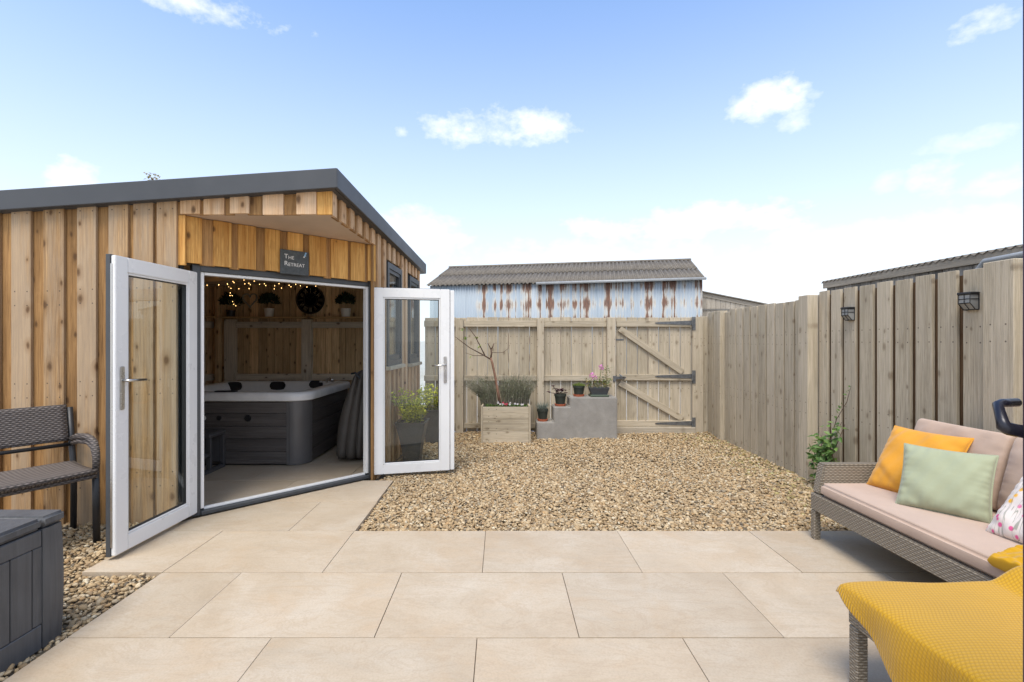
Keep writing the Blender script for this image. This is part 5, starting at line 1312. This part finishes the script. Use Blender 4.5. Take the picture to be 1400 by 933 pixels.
for k in range(2):
    for i in range(rs):
        h = LS * .53 if k == 0 else LS * .52
        corr(A - fd * .12 + fd * (w * i) - up * .12 + up * (LS * .52 * k) + Zv * (EZ + .035 + .018 * k + .004 * (i % 2)), fd, up, w + .02, h + .06, .146, .028, nr, 'roof_sheet', M['cement'], barn, 8)
dn = (bk * RD - Zv * (RZ - EZ)).normalized(); rp = A + bk * RD + Zv * (RZ + .02)
m = MB(); o0 = rp - fd * .12; e0 = A - fd * .12 + bk * (2 * RD + .1) + Zv * (EZ - .03); m.add([o0, o0 + fd * (BLn + .24), e0 + fd * (BLn + .24), e0], [(0, 1, 2, 3)]); ob = m.build('roof_back', M['cement'], barn); ob.modifiers.new('t', 'SOLIDIFY').thickness = .02
m = MB(); m.tube([rp - fd * .15 + Zv * .03, rp + fd * (BLn + .15) + Zv * .03], .06, 8); m.build('ridge_cap', M['cement'], barn)
m = MB(); m.tube([A + fd * (BLn * .42) - bk * .16 + Zv * (EZ - .03), B + fd * .12 - bk * .16 + Zv * (EZ - .0)], .045, 8); m.build('gutter', M['roofpipe'], barn, smooth=True)

ls = thing('timber_lean_to', 'low grey boarded lean-to adjoining the barn corner', 'shed', (8.3, 17.2, 0))
LY = 17.0; l0, l1 = 6.84, 9.9
def lz(x): return 3.03 - (x - l0) * .205
mb = MB(); mb.prism([(l0, 0, -.06), (l1, 0, -.06), (l1, 0, lz(l1) - .03), (l0, 0, lz(l0) - .03)], (0, LY + .03, 0), (0, LY + 1.6, 0)); mb.build('wall', M['old_wood'], ls)
M['lean'] = wood('lean_to_wood', (.30, .26, .21), (.46, .41, .34), knots=.3, vary=.35)
x = l0
while x < l1 - .1:
    plank('board', (x + .085, LY + .015, .0), (x + .085, LY + .015, lz(x + .085) - .12), .162, .02, FD, M['lean'], ls); x += .17
plank('rail', (l0, LY - .012, 2.40), (l0 + 2.2, LY - .012, 2.40), .05, .03, FD, M['old_wood'], ls)
plank('bargeboard', (l0 - .05, LY - .014, lz(l0) - .05), (l1 + .05, LY - .014, lz(l1) - .06), .14, .03, FD, M['lean'], ls)
mb = MB(); mb.prism([(l0 - .08, 0, lz(l0) + .032), (l1 + .1, 0, lz(l1) + .022), (l1 + .1, 0, lz(l1) + .055), (l0 - .08, 0, lz(l0) + .065)], (0, LY - .1, 0), (0, LY + 1.7, 0)); mb.build('roof', M['cement'], ls)

ns = thing('neighbour_shed', 'weathered boarded shed with ridged roof edge behind the side fence', 'shed', (4.9, 5.0, 0))
NX, NY0, NY1, NZ = 4.22, 1.2, 6.30, 2.09
mb = MB(); mb.box((NX + .03, NY0, -.06), (NX + 1.6, NY1 - .02, NZ - .10)); mb.build('wall', M['old_wood'], ns)
y = NY0
while y < NY1 - .1:
    plank('board', (NX + .014, y + .075, .0), (NX + .014, y + .075, NZ - .09), .143, .02, LD, M['old_wood'], ns); y += .15
M['weath'] = wood('weathered_fascia', (.22, .19, .15), (.36, .31, .245), knots=.3)
plank('fascia', (NX - .014, NY0, NZ - .065), (NX - .014, NY1 + .03, NZ - .065), .085, .025, LD, M['weath'], ns)
corr(Vector((NX - .035, NY0, NZ - .022)), Vector((0, 1, 0)), Vector((1, 0, .14)).normalized(), NY1 - NY0 + .05, 1.8, .076, .012, Vector((0, 0, 1)), 'roof_sheet', M['cement'], ns, 6)
mb = MB(); mb.tube([(NX - .07, 4.22, 1.60), (NX - .07, 4.22, 1.93), (NX - .07, 4.17, 1.985), (NX - .07, 3.2, 2.01)], .022, 10); mb.build('pipe', M['roofpipe'], ns, smooth=True)
mb = MB(); mb.box((NX - .044, 2.9, 1.62), (NX - .034, 4.12, 1.985)); mb.build('window', plain('clear_sheet', (.50, .55, .58), .2, 0, .15), ns)

# a tree top behind the shed roof
bt = thing('small_tree', 'young leafy tree just showing over the shed roof', 'tree', (-6.3, 9.0, -.06)); rnd = random.Random(91)
mb = MB(); mb.tube([(-6.3, 9, -.06), (-6.35, 9, 1.6), (-6.42, 9, 3.2), (-6.46, 9, 4.3)], [.07, .055, .035, .008], 8); mb.build('trunk', M['bark_dark'], bt, smooth=True)
tw = MB(); lf = MB()
for k in range(26):
    z0 = rnd.uniform(1.8, 3.9); b = Vector((-6.38, 9, z0)); a = rnd.uniform(0, 6.28); L_ = rnd.uniform(.3, .8) * (4.6 - z0) / 2.2
    e = b + Vector((math.cos(a) * L_, math.sin(a) * L_, L_ * .5)); e.z = min(e.z, 4.16); tw.tube([b, b.lerp(e, .5) + Vector((0, 0, .04)), e], [.012, .008, .003], 5)
    for q in range(40):
        p = b.lerp(e, rnd.uniform(.35, 1.05)) + Vector((rnd.uniform(-.08, .08), rnd.uniform(-.08, .08), rnd.uniform(-.08, .06))); lf.leaf(p, Vector((rnd.uniform(-1, 1), rnd.uniform(-1, 1), rnd.uniform(-.6, .5))), Vector((0, 0, 1)), rnd.uniform(.05, .09), rnd.uniform(.03, .05))
for (dx, dz) in ((0, 0), (.05, .06), (-.03, .08), (.2, -.08)):
    for q in range(18):
        p = Vector((-6.46 + dx, 9, 4.28 + dz)) + Vector((rnd.uniform(-.07, .07), rnd.uniform(-.07, .07), rnd.uniform(-.08, .06))); lf.leaf(p, Vector((rnd.uniform(-1, 1), rnd.uniform(-1, 1), rnd.uniform(-.6, .5))), Vector((0, 0, 1)), .06, .04)
tw.build('branches', M['bark_dark'], bt); lf.build('foliage', M['leaf_olive'], bt)
